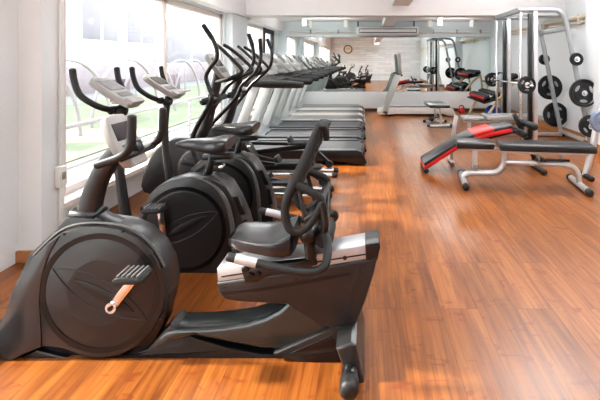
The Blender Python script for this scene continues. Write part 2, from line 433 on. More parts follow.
# ================================================================== RECUMBENT BIKE
def pedal_set(root, ax, yn, dx, dz, yfar, sc=1.0):
    """crank arms and pedals; ax=(x,z) of the axle, (dx,dz) to the near pedal"""
    x, z = ax
    for s, y, yo in ((1, yn, -1), (-1, yfar, 1)):
        px, pz = x+s*dx, z+s*dz
        b = B(); b.bar((x, y+yo*.018, z), (px, y+yo*.03, pz), .018, .040, .007, up=(0,1,0) if False else (-(pz-z),0,(px-x)))
        b.lathe([(.001,-.014),(.023,-.014),(.023,.014),(.001,.014)], (x, y+yo*.018, z), 'y', 20)
        cr = obj('crank_arm', b, M['chrome'], root)
        b = B(); b.lathe([(.001,-.004),(.011,-.004),(.011,.004),(.001,.004)], (x, y+yo*.033, z), 'y', 14); obj('axle_bolt', b, M['black'], cr)
        b = B()
        o = [(px-.058,.0),(px-.05,.0)]
        prof = smoothpts([(px-.060, -.004),(px-.045,.012),(px,.016),(px+.045,.012),(px+.060,-.002),(px+.045,-.012),(px,-.014),(px-.045,-.013)], 3)
        b.prism([(p[0], pz+p[1]+.006) for p in prof], y+yo*.04, y+yo*.135, 'y', .006); pd = obj('pedal', b, M['blackmat'], root)
        b = B()
        for k in range(5):
            xx = px-.04+k*.02
            b.box((xx-.004, min(y+yo*.045,y+yo*.13), pz+.016), (xx+.004, max(y+yo*.045,y+yo*.13), pz+.027), .002)
        obj('pedal_tread', b, M['keypad'], pd)

def disc(root, c, r, yn, yf, groove=1):
    x, z = c
    b = B(); b.lathe([(r*.89, yn-.004),(r*.90, yn-.014),(r*.99, yn-.014),(r, yn+.004),(r, yf-.004),(r*.99, yf+.012),(r*.90, yf+.012),(r*.89,yf+.004),(r*.89,yn-.004)], (x,0,z), 'y', 72)
    obj('disc_ring', b, M['ring'], root)
    b = B(); b.lathe([(.001,yn-.014),(r*.3,yn-.0135),(r*.86,yn-.010),(r*.895,yn+.002),(r*.905,yf-.002),(r*.86,yf+.008),(r*.3,yf+.0135),(.001,yf+.014)], (x,0,z), 'y', 72)
    d = obj('disc_cover', b, M['disc'], root)
    return d
def eye(x, z, L, w, ang, n=14):
    pts = []
    for i in range(n+1):
        t = -1+2*i/n; pts.append((t*L, w*(1-t*t)))
    for i in range(1, n):
        t = 1-2*i/n; pts.append((t*L, -w*(1-t*t)))
    ca, sa = math.cos(ang), math.sin(ang)
    return [(x+p[0]*ca-p[1]*sa, z+p[0]*sa+p[1]*ca) for p in pts]
def eye_ring(b, x, z, L, w, ang, y, r=.0022):
    pts = eye(x, z, L, w, ang, 20); b.tube([(p[0], y, p[1]) for p in pts], r, 6, False, closed=True)

def recumbent():
    Yn, Yc, Yf = 1.70, 1.76, 1.82
    q = lambda px, py: P(px, py, Yn)
    root = thing('recumbent_bike', 'large charcoal recumbent exercise bike with net backrest, nearest the camera', 'exercise bike', (-.85, Yc, 0))
    # housing round the flywheel
    out = [(-9,356),(-4,338),(6,312),(18,284),(33,258),(50,241),(64,231),(82,226),(101,225.5),(120,228),(138,236),(153,250),(163,268),(167,290),(163,311),(152,331),(138,345),(120,354),(100,357),(80,353),(62,346),(45,345),(28,352),(12,360),(-4,365)]
    o2 = [q(*p) for p in out]
    b = B(); b.prism(o2, Yn-.012, Yf+.012, 'y', .010, 2); obj('housing', b, M['shell'], root)
    # back layer of the housing, deeper and a little larger, in black
    out = [(20,290),(40,248),(62,228),(74,214),(84,207),(100,207),(110,214),(128,221),(148,232),(164,250),(173,272),(175,292),(171,314),(163,330),(150,346),(120,357),(70,357),(30,352)]
    b = B(); b.prism([P(p[0],p[1],1.78) for p in out], Yn+.018, Yf-.015, 'y', .012, 2); obj('housing_back', b, M['black'], root)
    # bright lip over the housing top
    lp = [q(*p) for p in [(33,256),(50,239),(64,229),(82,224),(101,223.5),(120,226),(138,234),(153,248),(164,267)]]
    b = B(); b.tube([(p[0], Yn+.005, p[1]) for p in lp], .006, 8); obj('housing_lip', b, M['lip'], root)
    fp = [q(*p) for p in [(-7,355),(-3,338),(7,313),(19,285),(34,259),(50,242.5),(62,234),(52,252),(44.5,275),(42,300),(44,330),(44,344),(28,350.5),(12,358.5)]]
    b = B(); b.prism(fp, Yn-.0165, Yn-.008, 'y', .003); obj('front_plate', b, M['plate'], root)
    c = q(101.5, 291.5)
    d = disc(root, c, .262, Yn, Yf)
    b = B(); pts = eye(c[0]+.02, c[1]-.01, .15, .026, -.50); b.prism(pts, Yn-.0165, Yn-.006, 'y', .002); obj('cover_recess', b, M['recess'], d)
    b = B(); eye_ring(b, c[0], c[1]-.004, .233, .062, -.50, Yn-.012, .003); obj('cover_ridge', b, M['recess'], d)
    a = q(117, 302); pz = P(133, 277, 1.60)
    pedal_set(root, a, Yn-.012, pz[0]-a[0], pz[1]-a[1], Yf+.012)
    # lower frame
    out = [(22,356),(40,347),(60,352),(90,359),(120,357),(150,346),(162,332),(172,322),(184,330),(200,336),(230,345),(262,351),(300,352),(330,350),(340,362),(333,371),(300,366),(240,363),(160,362),(60,358)]
    b = B(); b.prism([P(p[0],p[1],Yn+.02) for p in out], Yn+.0, Yf-.0, 'y', .010); obj('base_frame', b, M['black'], root)
    # curved beam
    out = [(166,331),(176,329),(200,328.5),(225,326.5),(248,323),(266,317.5),(279,311),(288,302),(300,300),(320,318),(338,326),(300,350),(262,349),(225,342),(195,336),(172,342),(150,350),(158,338)]
    b = B(); b.prism([q(*p) for p in out], Yn-.005, Yf+.005, 'y', .018, 3); obj('curved_beam', b, M['boom'], root)
    # rear body under the seat rail
    out = [(217.5,281),(300,269),(372,257),(378.5,252),(374,272),(366,298),(357,321),(349,327),(336,327),(318,322),(302,312),(288,303),(270,302),(244,300.5),(226,298.5),(219,292)]
    b = B(); b.prism([q(*p) for p in out], Yn-.015, Yf+.015, 'y', .012, 3); body = obj('rear_body', b, M['shell'], root)
    b = B()
    w = [q(*p) for p in [(222,289),(260,285),(310,277),(352,270),(350,273),(310,281),(262,289),(224,292.5)]]
    b.prism(w, Yn-.017, Yn-.012, 'y', .001); obj('body_groove', b, M['recess'], body)
    w = [q(*p) for p in [(357,262),(364,261),(351,318),(343,322)]]
    b = B(); b.prism(w, Yn-.0165, Yn-.012, 'y', .001); obj('body_band', b, M['disc'], body)
    # triangular foot bracket
    tri = [q(*p) for p in [(274,350.5),(338,323),(347,326),(352,350),(336,372),(306,361)]]
    b = B(); b.prism(tri, Yn-.022, Yf+.02, 'y', .008); br = obj('foot_bracket', b, M['shell'], root)
    for w in ([(292,349),(333,331),(338,343)], [(298,353),(340,347),(342,358),(326,363)]):
        b = B(); b.prism([q(*p) for p in w], Yn-.0245, Yn-.018, 'y', .001); obj('bracket_recess', b, M['black'], br)
    # seat rail
    out = [(217,268.5),(300,256.5),(372,243.5),(374,258.5),(300,270.5),(218,282)]
    b = B(); b.prism([q(*p) for p in out], Yn-.006, Yf+.006, 'y', .007); rl = obj('seat_rail', b, M['alu'], root)
    b = B(); b.bar((*([P(222,276,Yn)[0], Yn-.0065, P(222,276,Yn)[1]]),), (P(372,252.5,Yn)[0], Yn-.0065, P(372,252.5,Yn)[1]), .004, .006, .001); obj('rail_groove', b, M['recess'], rl)
    x, z = P(345,257,Yn); b = B(); b.lathe([(.001,-.006),(.009,-.006),(.009,.004),(.001,.004)], (x,Yn-.004,z), 'y', 16); obj('rail_knob', b, M['black'], rl)
    out = [(365,244),(379,241.5),(380.5,246),(377.5,259),(366,260.5)]
    b = B(); b.prism([q(*p) for p in out], Yn-.012, Yf+.012, 'y', .007); obj('rail_cap', b, M['black'], root)
    # seat cushion: rings along X, rounded across Y
    prof = [(224.5,245,249.5,.045),(226.5,241,252.5,.07),(232,238,255,.09),(243,239,256.5,.108),(258,241,258,.12),(272,240,259.5,.13),(284,235,261,.135),(291,231,260.5,.125),(294,234,257,.10)]
    R = []
    for px, yt, yb, hw in prof:
        x, zt = P(px, yt, Yc-.12); _, zb = P(px, yb, Yc-.15); ring = []
        for k in range(20):
            an = 2*PI*k/20; cy, sz = math.cos(an), math.sin(an)
            e = lambda v, p: math.copysign(abs(v)**p, v)
            yy = Yc-.03+hw*e(cy, .55); zz = (zt+zb)/2 + (zt-zb)/2*e(sz, .6)
            if sz > 0: zz += .022*(abs(cy)**2)-.012
            ring.append((x, yy, zz))
        R.append(ring)
    b = B(); b.rings(R); obj('seat', b, M['seat'], root)
    # seat carriage
    b = B(); b.prism([P(p[0],p[1],Yn) for p in [(243,266),(262,262),(300,258),(316,256),(318,262),(300,268),(270,272),(260,279),(247,279)]], Yn-.03, Yf+.03, 'y', .006); cr = obj('seat_carriage', b, M['black'], root)
    for px, py in ((251,275),(258,274),(246,269)):
        x, z = P(px,py,Yn-.03); b = B(); b.lathe([(.001,-.006),(.011,-.006),(.013,.004),(.001,.004)], (x,Yn-.034,z), 'y', 14); obj('roller', b, M['recess'], cr)
    # side handles
    hn = [(228.5,256.8),(258,263.5),(280,268.5),(300,271.5),(314,271.5),(324,266.5),(327.5,255),(327,240),(321,229)]
    for y, nm in ((Yc-.235, 'side_handle'), (Yc+.235, 'side_handle')):
        k = 1.60
        yn_ = [Yc-.235*f for f in (1,1,1,1,1,.98,.85,.6,.35)]; pts = [(P(p[0],p[1],yv)[0], Yc+(yv-Yc)*(1 if y < Yc else -1), P(p[0],p[1],yv)[1]) for p, yv in zip(hn, yn_)]
        b = B(); b.tube(pts, [.0165]*3+[.0175]*6, 14); h = obj('side_handle', b, M['blackmat'], root)
        b = B(); a0 = Vector(pts[0]); a1 = Vector(pts[1]); b.tube([a0+(a1-a0)*.24, a0+(a1-a0)*.96], .0182, 14, False, round_end=False); obj('pulse_grip', b, M['alu'], h)
    # hinge mechanism
    x, z = P(309,236,Yc-.08)
    b = B(); b.tube([(x-.0,Yc-.12,z+.02),(x-.0,Yc+.12,z+.02)], .036, 18, False); b.tube([P3(309,236,Yc-.07), P3(311,256,Yc-.07)], .026, 14, False); b.tube([P3(309,236,Yc+.07), P3(311,256,Yc+.07)], .026, 14, False); obj('recline_hinge', b, M['black'], root)
    x, z = P(324,235,Yc-.06); b = B(); b.lathe([(.001,-.05),(.03,-.05),(.044,-.03),(.044,.10),(.03,.12),(.001,.12)], (x,Yc-.06,z), 'y', 26); obj('recline_knob', b, M['blackmat'], root)
    # backrest: two flat side frames joined at the top, net between
    yN0, yN1 = Yc-.13, Yc-.05
    bar = [(319,126.5,1),(313,142,.85),(303,166,.5),(294,184,.2),(287,199,0),(285,214,0),(289,228,0),(298,232,0),(308,226,0),(316,215,0),(322,202,.05)]
    def frame(sgn):
        pts = []
        for px, py, f in bar:
            x, z = P(px, py, yN0 + (yN1-yN0)*f)
            pts.append((x, Yc+sgn*(.13-.08*f), z))
        b = B(); b.tube(pts, [.017,.021,.025,.024,.019,.018,.018,.018,.017,.016,.015], 12, flat=.75)
        lk = [pts[3], (pts[-1][0]-.02, pts[-1][1], pts[-1][2]+.028), pts[-1]]
        b.tube(lk, [.020,.017,.016], 12, flat=.75)
        fr = obj('backrest_frame', b, M['blackmat'], root)
        c0 = Vector(pts[5])
        b = B(); mid = Vector(pts[7])+Vector((.03,0,.055))
        b.tube([Vector(pts[3])+Vector((.02,0,-.02)), mid, Vector(pts[8])], .010, 8, True, flat=.7); b.tube([mid, Vector(pts[9])+Vector((-.005,0,.01))], .009, 8, False); obj('frame_spoke', b, M['shell'], fr)
        return pts
    pn = frame(-1); pf = frame(1)
    R = []
    n = 10; rows = []
    for i in range(0, 5): rows.append((Vector(pn[i]), Vector(pf[i])))
    b = B(); bmv = []
    for a, c2 in rows:
        row = []
        for k in range(n+1):
            t = k/n; v = a.lerp(c2, t); v = v + Vector((.035*math.sin(PI*t), 0, -.004)); row.append(b.bm.verts.new(v))
        bmv.append(row)
    for i in range(len(bmv)-1):
        for k in range(n): b.bm.faces.new((bmv[i][k], bmv[i][k+1], bmv[i+1][k+1], bmv[i+1][k]))
    obj('backrest_net', b, M['net'], root)
    b = B(); a, c2 = Vector(pn[0]), Vector(pf[0])
    b.tube([a+Vector((0,-.005,0)), (a+c2)/2+Vector((.03,0,.006)), c2+Vector((0,.005,0))], .017, 12); 
    m0 = (a+c2)/2
    b.tube([a+Vector((.006,.01,0)), a+Vector((.026,.02,-.012)), a+Vector((.030,.03,-.062))], [.014,.015,.013], 10); obj('head_roll', b, M['blackmat'], root)
    b = B(); a, c2 = Vector(pn[-1]), Vector(pf[-1]); b.tube([a, c2], .014, 12, False); b.tube([a+Vector((0,0,.0)), P3(325,228,Yc-.12), P3(312,238,Yc-.05)], .016, 10); b.tube([c2, P3(325,228,Yc+.0), P3(312,238,Yc+.05)], .016, 10); obj('backrest_bracket', b, M['black'], root)
    # console post
    L = [(79.5,212),(83,196),(88,183),(94,170),(100,160),(108,150),(114,144)]; Rr = [(99.5,213),(102,199),(105,187),(110,176),(117,166),(123,159),(127,155)]
    R = []
    for (lx,ly),(rx,ry) in zip(L,Rr):
        a = Vector(P3(lx,ly,Yc)); c2 = Vector(P3(rx,ry,Yc)); mid = (a+c2)/2; h = (c2-a)/2; ring = []
        for k in range(16):
            an = 2*PI*k/16; e = lambda v: math.copysign(abs(v)**.6, v)
            ring.append(mid + h*e(math.cos(an)) + Vector((0,.038,0))*e(math.sin(an)))
        R.append(ring)
    b = B(); b.rings(R); obj('console_post', b, M['shell'], root)
    b = B(); x, z = P(88.5,211.5,Yc); b.tube([(x-.05,Yc,z+.004),(x+.052,Yc,z-.004)], .022, 16, False, flat=2.4); obj('post_collar', b, M['black'], root)
    # console: slab tilted towards the rider
    a = Vector(P3(100,118,Yc-.09)); c2 = Vector(P3(125,169,Yc-.09)); dv = (c2-a).normalized(); nv = Vector((-dv.z,0,dv.x)); nv = nv if nv.x > 0 else -nv
    Lc = (c2-a).length; wd = .088
    mt = Matrix(((0,dv.x,nv.x,a.x+c2.x),(1,0,0,2*Yc),(0,dv.z,nv.z,a.z+c2.z),(0,0,0,2)))
    mt = Matrix(((0,dv.x,nv.x,(a.x+c2.x)/2),(1,0,0,Yc),(0,dv.z,nv.z,(a.z+c2.z)/2),(0,0,0,1)))
    hh = Lc/2
    outl = smoothpts([(-wd*.8,-hh*.85),(-wd*.45,-hh),(wd*.45,-hh),(wd*.8,-hh*.85),(wd,-hh*.1),(wd*.8,hh*.75),(wd*.5,hh),(-wd*.5,hh),(-wd*.8,hh*.75),(-wd,-hh*.1)], 4)
    b = B(); b.prism(outl, -.028, .006, 'z', .007, 2, mt); cs = obj('console', b, M['ltgrey'], root)
    b = B(); b.prism([(-wd*.62,-hh*.66),(wd*.62,-hh*.66),(wd*.70,-hh*.0),(-wd*.70,-hh*.0)], .004, .009, 'z', .001, 1, mt); obj('screen', b, M['screen'], cs)
    b = B(); b.box((-wd*.55,hh*.18,.004), (wd*.55,hh*.42,.009), .002, 1, mt); obj('keypad', b, M['keypad'], cs)
    b = B(); b.prism([(-wd*.7,hh*.62),(wd*.7,hh*.62),(wd*.62,hh*1.06),(-wd*.62,hh*1.06)], -.01, .02, 'z', .006, 1, mt); obj('console_tray', b, M['ltgrey'], cs)
    # front handlebars
    hb = [(97,165),(108,161.5),(119,157.5),(127,151.5),(131,142),(131.8,130),(132,117)]
    for y in (Yc-.125, Yc+.125):
        pts = [(P(p[0],p[1],Yc-.125)[0], y, P(p[0],p[1],Yc-.125)[1]) for p in hb]
        b = B(); b.tube(pts, .0175, 14); obj('handlebar', b, M['blackmat'], root)
    x, z = P(121,159,Yc-.125); b = B(); b.tube([(x,Yc-.125,z),(x,Yc+.125,z)], .014, 12, False); b.bar((x,Yc,z),(x-.02,Yc,z+.05),.05,.04,.006); obj('handlebar_stem', b, M['black'], root)
    # stabilisers
    x = P(-2,360,Yc)[0]
    b = B(); b.tube([(x-.03,Yc-.30,.048),(x-.03,Yc+.30,.048)], .042, 18, False); st = obj('front_stabilizer', b, M['black'], root)
    for y in (Yc-.30, Yc+.30):
        b = B(); b.tube([(x-.03,y-.03*(1 if y<Yc else -1)*1,.046),(x-.03,y+.03*(1 if y<Yc else -1),.046)], .046, 18, False); obj('end_cap', b, M['blackmat'], st)
    xr = P(351,362,Yc-.05)[0]
    b = B(); b.tube([(xr,Yc-.235,.045),(xr,Yc+.235,.045)], .032, 18, False); st = obj('rear_stabilizer', b, M['black'], root)
    for s in (-1,1):
        b = B(); b.tube([(xr,Yc+s*.225,.040),(xr,Yc+s*.27,.040)], .037, 18, False); obj('end_cap', b, M['blackmat'], st)
    # cover over the rear stabiliser
    cv = [P(p[0],p[1],Yc-.06) for p in [(338,327),(352,322),(357,324),(365,360),(366,374),(352,372),(347,352)]]
    b = B(); b.prism(cv, Yc-.19, Yc+.19, 'y', .012, 3); obj('stabilizer_cover', b, M['shell'], root)
    b = B(); xm = P(210,362,Yc)[0]; b.tube([(xm,Yc-.03,.02),(xm,Yc+.03,.02)], .019, 14, False); b.box((xm-.02,Yc-.03,.02),(xm+.02,Yc+.03,.08),.004); obj('middle_foot', b, M['blackmat'], root)
    for px, py in ((26,336),(20,306),(34,262),(64,234),(122,232),(150,255),(160,320),(225,287),(263,294),(296,279),(365,265),(352,318)):
        x, z = P(px, py, Yn-.012); b = B(); b.lathe([(.001,-.004),(.005,-.004),(.006,.006),(.001,.006)], (x,Yn-.0115 if px < 200 else Yn-.0145,z), 'y', 10); obj('screw', b, M['black'], root)
    return root
rb = recumbent()

# ================================================================== UPRIGHT BIKES
def upright():
    Yc = 2.45; Yn, Yf = Yc-.06, Yc+.06
    q = lambda px, py: P(px, py, Yn)
    root = thing('upright_bike', 'charcoal upright exercise bike directly behind the recumbent bike', 'exercise bike', (P(185,300,Yc)[0], Yc, 0), 'upright bikes by the window')
    out = [(137,238),(140,214),(149,196),(163,183),(180,178),(198,178),(212,183),(222,192),(229,205),(233,222),(236,245),(237,268),(228,279),(200,281),(170,281),(150,275),(141,258)]
    b = B(); b.prism([q(*p) for p in out], Yn-.01, Yf+.01, 'y', .012, 2); obj('housing', b, M['shell'], root)
    # rear fairing, deeper than the disc side
    out = [(196,181),(206,176),(219,177),(229,183),(238,198),(246,216),(252,238),(255,262),(250,279),(215,279)]
    b = B(); b.prism([P(p[0],p[1],Yc) for p in out], Yn+.005, Yf+.045, 'y', .014, 3); fa = obj('rear_fairing', b, M['shell'], root)
    for w in ([(233,197),(238,196),(246,214),(241,215)], [(243,220),(247,219),(251,238),(246,239)]):
        b = B(); b.prism([P(p[0],p[1],Yc-.052) for p in w], Yn+.001, Yn+.012, 'y', .002); obj('fairing_vent', b, M['black'], fa)
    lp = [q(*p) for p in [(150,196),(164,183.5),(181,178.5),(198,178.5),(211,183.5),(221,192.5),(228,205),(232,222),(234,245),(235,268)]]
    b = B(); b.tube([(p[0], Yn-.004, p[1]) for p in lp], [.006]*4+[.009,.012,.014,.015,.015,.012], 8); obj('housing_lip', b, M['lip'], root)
    c = q(184.5, 228.5); d = disc(root, c, .262, Yn, Yf)
    b = B(); b.prism(eye(c[0]+.01, c[1]+.015, .14, .026, .50), Yn-.0165, Yn-.006, 'y', .002); obj('cover_recess', b, M['recess'], d)
    b = B(); eye_ring(b, c[0], c[1]+.004, .233, .062, .45, Yn-.012, .003); obj('cover_ridge', b, M['recess'], d)
    a = q(166.5, 236); pz = P(154, 210.5, 2.28); pedal_set(root, a, Yn-.012, pz[0]-a[0], pz[1]-a[1], Yf+.012)
    # seat post and saddle
    b = B(); b.tube([P3(206,182,Yc), P3(212,156,Yc)], .026, 14, False); obj('seat_post', b, M['black'], root)
    b = B(); b.prism([P(p[0],p[1],Yc) for p in [(203,186),(206,175),(214,173),(222,178),(232,190),(222,194)]], Yc-.05, Yc+.05, 'y', .008); obj('post_socket', b, M['black'], root)
    b = B(); b.bar(P3(203,157,Yc), P3(232,156,Yc), .045, .035, .006); sl = obj('seat_slider', b, M['black'], root)
    b = B(); x, z = P(225,164,Yc); b.tube([(x,Yc-.03,z),(x,Yc-.075,z)], .014, 12, False); obj('slider_knob', b, M['chrome'], sl)
    R = []
    for px, hw, zt, zb in [(177,.02,142.5,145.5),(181,.036,140.5,147),(190,.045,139,149.5),(200,.065,138.5,151),(210,.10,138,152),(220,.125,136.5,152.5),(227,.125,136,151),(231,.11,137.5,147)]:
        x, a1 = P(px, zt, Yc); _, a2 = P(px, zb, Yc); ring = []
        for k in range(18):
            an = 2*PI*k/18; e = lambda v, p: math.copysign(abs(v)**p, v)
            ring.append((x, Yc+hw*e(math.cos(an),.7), (a1+a2)/2+(a1-a2)/2*e(math.sin(an),.7)))
        R.append(ring)
    b = B(); b.rings(R); obj('saddle', b, M['seat'], root)
    # handlebar post, console and bars (from the first upright bike: post x 122 -> 116)
    b = B(); b.tube([P3(134,250,Yc), P3(124,205,Yc), P3(118,150,Yc), P3(121,112,Yc)], [.034,.030,.026,.024], 14); obj('handlebar_post', b, M['shell'], root)
    b = B(); b.prism([P(p[0],p[1],Yc) for p in [(112,262),(124,238),(140,232),(150,270),(128,280)]], Yc-.05, Yc+.05, 'y', .01); obj('front_fairing', b, M['black'], root)
    a = Vector(P3(98,78,Yc)); c2 = Vector(P3(137,103,Yc)); dv = (c2-a).normalized(); nv = Vector((-dv.z,0,dv.x)); nv = nv if nv.z > 0 else -nv
    mt = Matrix(((0,dv.x,nv.x,(a.x+c2.x)/2),(1,0,0,Yc),(0,dv.z,nv.z,(a.z+c2.z)/2),(0,0,0,1))); hh = (c2-a).length/2; wd = .095
    outl = smoothpts([(-wd*.8,-hh*.85),(-wd*.45,-hh),(wd*.45,-hh),(wd*.8,-hh*.85),(wd,-hh*.1),(wd*.8,hh*.8),(wd*.5,hh),(-wd*.5,hh),(-wd*.8,hh*.8),(-wd,-hh*.1)], 4)
    b = B(); b.prism(outl, -.035, .006, 'z', .007, 2, mt); cs = obj('console', b, M['ltgrey'], root)
    b = B(); b.prism([(-wd*.64,-hh*.70),(wd*.64,-hh*.70),(wd*.72,-hh*.0),(-wd*.72,-hh*.0)], .004, .009, 'z', .001, 1, mt); obj('screen', b, M['screen'], cs)
    b = B(); b.box((-wd*.6,hh*.2,.004), (wd*.6,hh*.5,.01), .002, 1, mt); obj('keypad', b, M['keypad'], cs)
    b = B(); b.box((-wd*.72,hh*.66,-.01), (wd*.72,hh*1.05,.02), .008, 2, mt); obj('console_tray', b, M['ltgrey'], cs)
    for s in (-1, 1):
        w = .20
        src = [(72.5,70),(74.5,82),(80,95),(92,103.5),(104,108.5),(114,110)]
        pts = []
        for i, (px, py) in enumerate(src):
            yy = Yc - w*[1,1,1,.85,.55,.12][i]
            x, z = P(px, py, yy); pts.append((x, Yc+(yy-Yc)*(-s if s == 1 else 1), z))
        b = B(); b.tube(pts, .0175, 14); obj('handlebar', b, M['blackmat'], root)
    b = B(); x, z = P(121,110,Yc); b.tube([(x-.03,Yc-.05,z+.004),(x-.03,Yc+.05,z+.004)], .026, 14, False); b.ball((x,Yc,z-.005), .042, 16); obj('handlebar_clamp', b, M['black'], root)
    # base
    zb = .055
    xf = P(106,300,Yc)[0]; xb = P(250,300,Yc)[0]
    b = B(); b.box((xf,Yc-.05,.04),(xb,Yc+.05,.16),.012); b.prism([P(p[0],p[1],Yc) for p in [(150,290),(140,268),(160,262),(240,268),(246,290)]], Yc-.055, Yc+.055, 'y', .008); obj('base_frame', b, M['black'], root)
    for x in (xf, xb):
        b = B(); b.tube([(x,Yc-.215,.045),(x,Yc+.215,.045)], .035, 16, False); st = obj('stabilizer', b, M['black'], root)
        for s in (-1,1):
            b = B(); b.tube([(x,Yc+s*.205,.042),(x,Yc+s*.235,.042)], .041, 16, False); obj('end_cap', b, M['blackmat'], st)
    return root
ub = upright()
dup(ub, (ub.location.x, 3.02, 0), 'charcoal upright exercise bike between the other upright bike and the ellipticals')

# ================================================================== ELLIPTICALS
def elliptical(label, Yc, tipN, tipF, padN, padF):
    """tips: X,Z of the swinging handles; pads: X,Z of the foot plates"""
    root = thing('elliptical_trainer', label, 'elliptical', (-1.1, Yc, 0), 'ellipticals beside the window')
    g = lambda s, y: Yc+s*y
    # front housing and column
    b = B(); b.prism(smoothpts([(-1.98,.12),(-1.93,.42),(-1.78,.58),(-1.60,.60),(-1.36,.52),(-1.20,.34),(-1.16,.14),(-1.5,.10)], 4), Yc-.085, Yc+.085, 'y', .02, 3); hs = obj('housing', b, M['shell'], root)
    for s in (-1,1):
        b = B(); b.lathe([(.001,-.012),(.15,-.012),(.17,.0),(.001,.0)], (-1.50, Yc+s*.092, .34), 'y', 36); obj('crank_disc', b, M['disc'], root)
    b = B(); b.tube([(-1.74,Yc,.22),(-1.60,Yc,.45),(-1.47,Yc,.68),(-1.395,Yc,.95),(-1.34,Yc,1.20)], [.075,.065,.054,.046,.042], 14); obj('column', b, M['shell'], root)
    b = B(); b.tube([(-1.38,Yc-.25,.945),(-1.38,Yc+.25,.945)], .030, 16, False); b.tube([(-1.39,Yc-.07,.945),(-1.39,Yc+.07,.945)], .055, 16, False); obj('pivot_hub', b, M['black'], root)
    # console
    a = Vector((-1.42,Yc,1.36)); c2 = Vector((-1.26,Yc,1.14)); dv = (c2-a).normalized(); nv = Vector((-dv.z,0,dv.x))
    mt = Matrix(((0,dv.x,nv.x,(a.x+c2.x)/2),(1,0,0,Yc),(0,dv.z,nv.z,(a.z+c2.z)/2),(0,0,0,1))); hh = (c2-a).length/2; wd = .12
    b = B(); b.prism(smoothpts([(-wd*.8,-hh*.85),(0,-hh),(wd*.8,-hh*.85),(wd,0),(wd*.7,hh*.9),(0,hh),(-wd*.7,hh*.9),(-wd,0)], 4), -.035, .008, 'z', .008, 2, mt); cs = obj('console', b, M['ltgrey'], root)
    b = B(); b.box((-wd*.65,-hh*.6,.005), (wd*.65,hh*.1,.012), .002, 1, mt); obj('screen', b, M['screen'], cs)
    b = B(); b.box((-wd*.5,hh*.25,.005), (wd*.5,hh*.6,.012), .002, 1, mt); obj('keypad', b, M['keypad'], cs)
    # fixed inner handles: closed loops
    b = B()
    b.tube([(-1.35,Yc-.03,1.10),(-1.20,Yc-.13,1.14),(-1.08,Yc-.15,1.20),(-1.16,Yc-.15,1.30),(-1.27,Yc-.13,1.40),(-1.33,Yc-.10,1.44)], .016, 12)
    b.tube([(-1.35,Yc+.03,1.10),(-1.20,Yc+.13,1.14),(-1.08,Yc+.15,1.20),(-1.16,Yc+.15,1.30),(-1.27,Yc+.13,1.40),(-1.33,Yc+.10,1.44)], .016, 12); obj('fixed_handlebar', b, M['blackmat'], root)
    for s, tip, pad in ((-1, tipN, padN), (1, tipF, padF)):
        y = Yc+s*.24; hx = -1.50
        up = [P3(px, py, y) for px, py in tip]; off = up[-1][0]+1.30
        px_, pz_ = up[0][0], up[0][2]
        pts = [(hx-off*.9, Yc+s*.20, .36), (hx-.02-off*.3, Yc+s*.19, .62)] + up
        b = B(); b.tube(pts, [.020,.021,.022]+[.0175]*(len(up)-1), 12); ha = obj('swing_arm', b, M['black'], root)
        b = B(); d0 = Vector(pts[-2]); d1 = Vector(pts[-1]); b.tube([d0, d1, d1+(d1-d0)*.05], .0205, 12, False); obj('grip', b, M['blackmat'], ha)
        # foot link
        px, pz = pad; yy = Yc+s*.16
        b = B(); b.bar((-1.50+.10*s, yy, .34-.08*s), (px+.06, yy, pz-.05), .04, .05, .008); b.bar((px+.05, yy, pz-.05), (-.48+.08*s, Yc+s*.09, .175), .036, .045, .008); fl = obj('foot_link', b, M['black'], root)
        b = B(); b.bar((hx-off*.9, Yc+s*.20, .38), (px-.20, yy, pz-.03), .03, .034, .006); obj('connecting_rod', b, M['black'], root)
        b = B(); o = smoothpts([(px-.19,yy-.075),(px-.10,yy-.085),(px+.12,yy-.08),(px+.17,yy-.05),(px+.17,yy+.05),(px+.12,yy+.08),(px-.10,yy+.085),(px-.19,yy+.075)], 3)
        b.prism(o, pz-.028, pz, 'z', .006); b.prism([(px-.19,pz-.02),(px-.205,pz+.045),(px-.18,pz+.055),(px-.15,pz)], yy-.07, yy+.07, 'y', .008); obj('foot_plate', b, M['blackmat'], root)
        b = B(); b.lathe([(.001,-.02),(.038,-.02),(.042,-.01),(.042,.01),(.038,.02),(.001,.02)], (-.48+.08*s, Yc+s*.09, .168), 'y', 22); obj('roller', b, M['blackmat'], fl)
        b = B(); b.tube([(-1.20, Yc+s*.09, .098), (-.33, Yc+s*.09, .098)], .027, 14, False); rr = obj('guide_rail', b, M['chrome'], root)
        b = B(); b.tube([(-.345, Yc+s*.09, .098), (-.315, Yc+s*.09, .098)], .029, 14, False); obj('rail_cap', b, M['blackmat'], rr)
    b = B(); b.bar((-1.95,Yc,.085),(-.62,Yc,.085),.10,.07,.01); obj('base_frame', b, M['black'], root)
    for x in (-1.88, -.42):
        b = B(); b.tube([(x,Yc-.25,.035),(x,Yc+.25,.035)], .033, 14, False); obj('stabilizer', b, M['black'], root)
    return root
elliptical('black elliptical trainer right behind the upright bikes, its near handle leaning to the window', 3.55,
    [(211,101),(209,88),(206,77),(210,68),(216.5,59),(216.5,49),(212,38),(204,26)], [(222,94),(231,83),(244,75),(252,66),(254,57),(252.5,46),(249,35)], (-.66,.26), (-.66,.34))
elliptical('black elliptical trainer between the other elliptical and the first treadmill', 4.16,
    [(235,99),(242,85),(254,74),(259.5,64),(261,52),(260,40)], [(250,87),(258,79),(269,68),(272,58),(271,48),(267.5,40)], (-.62,.22), (-.66,.40))

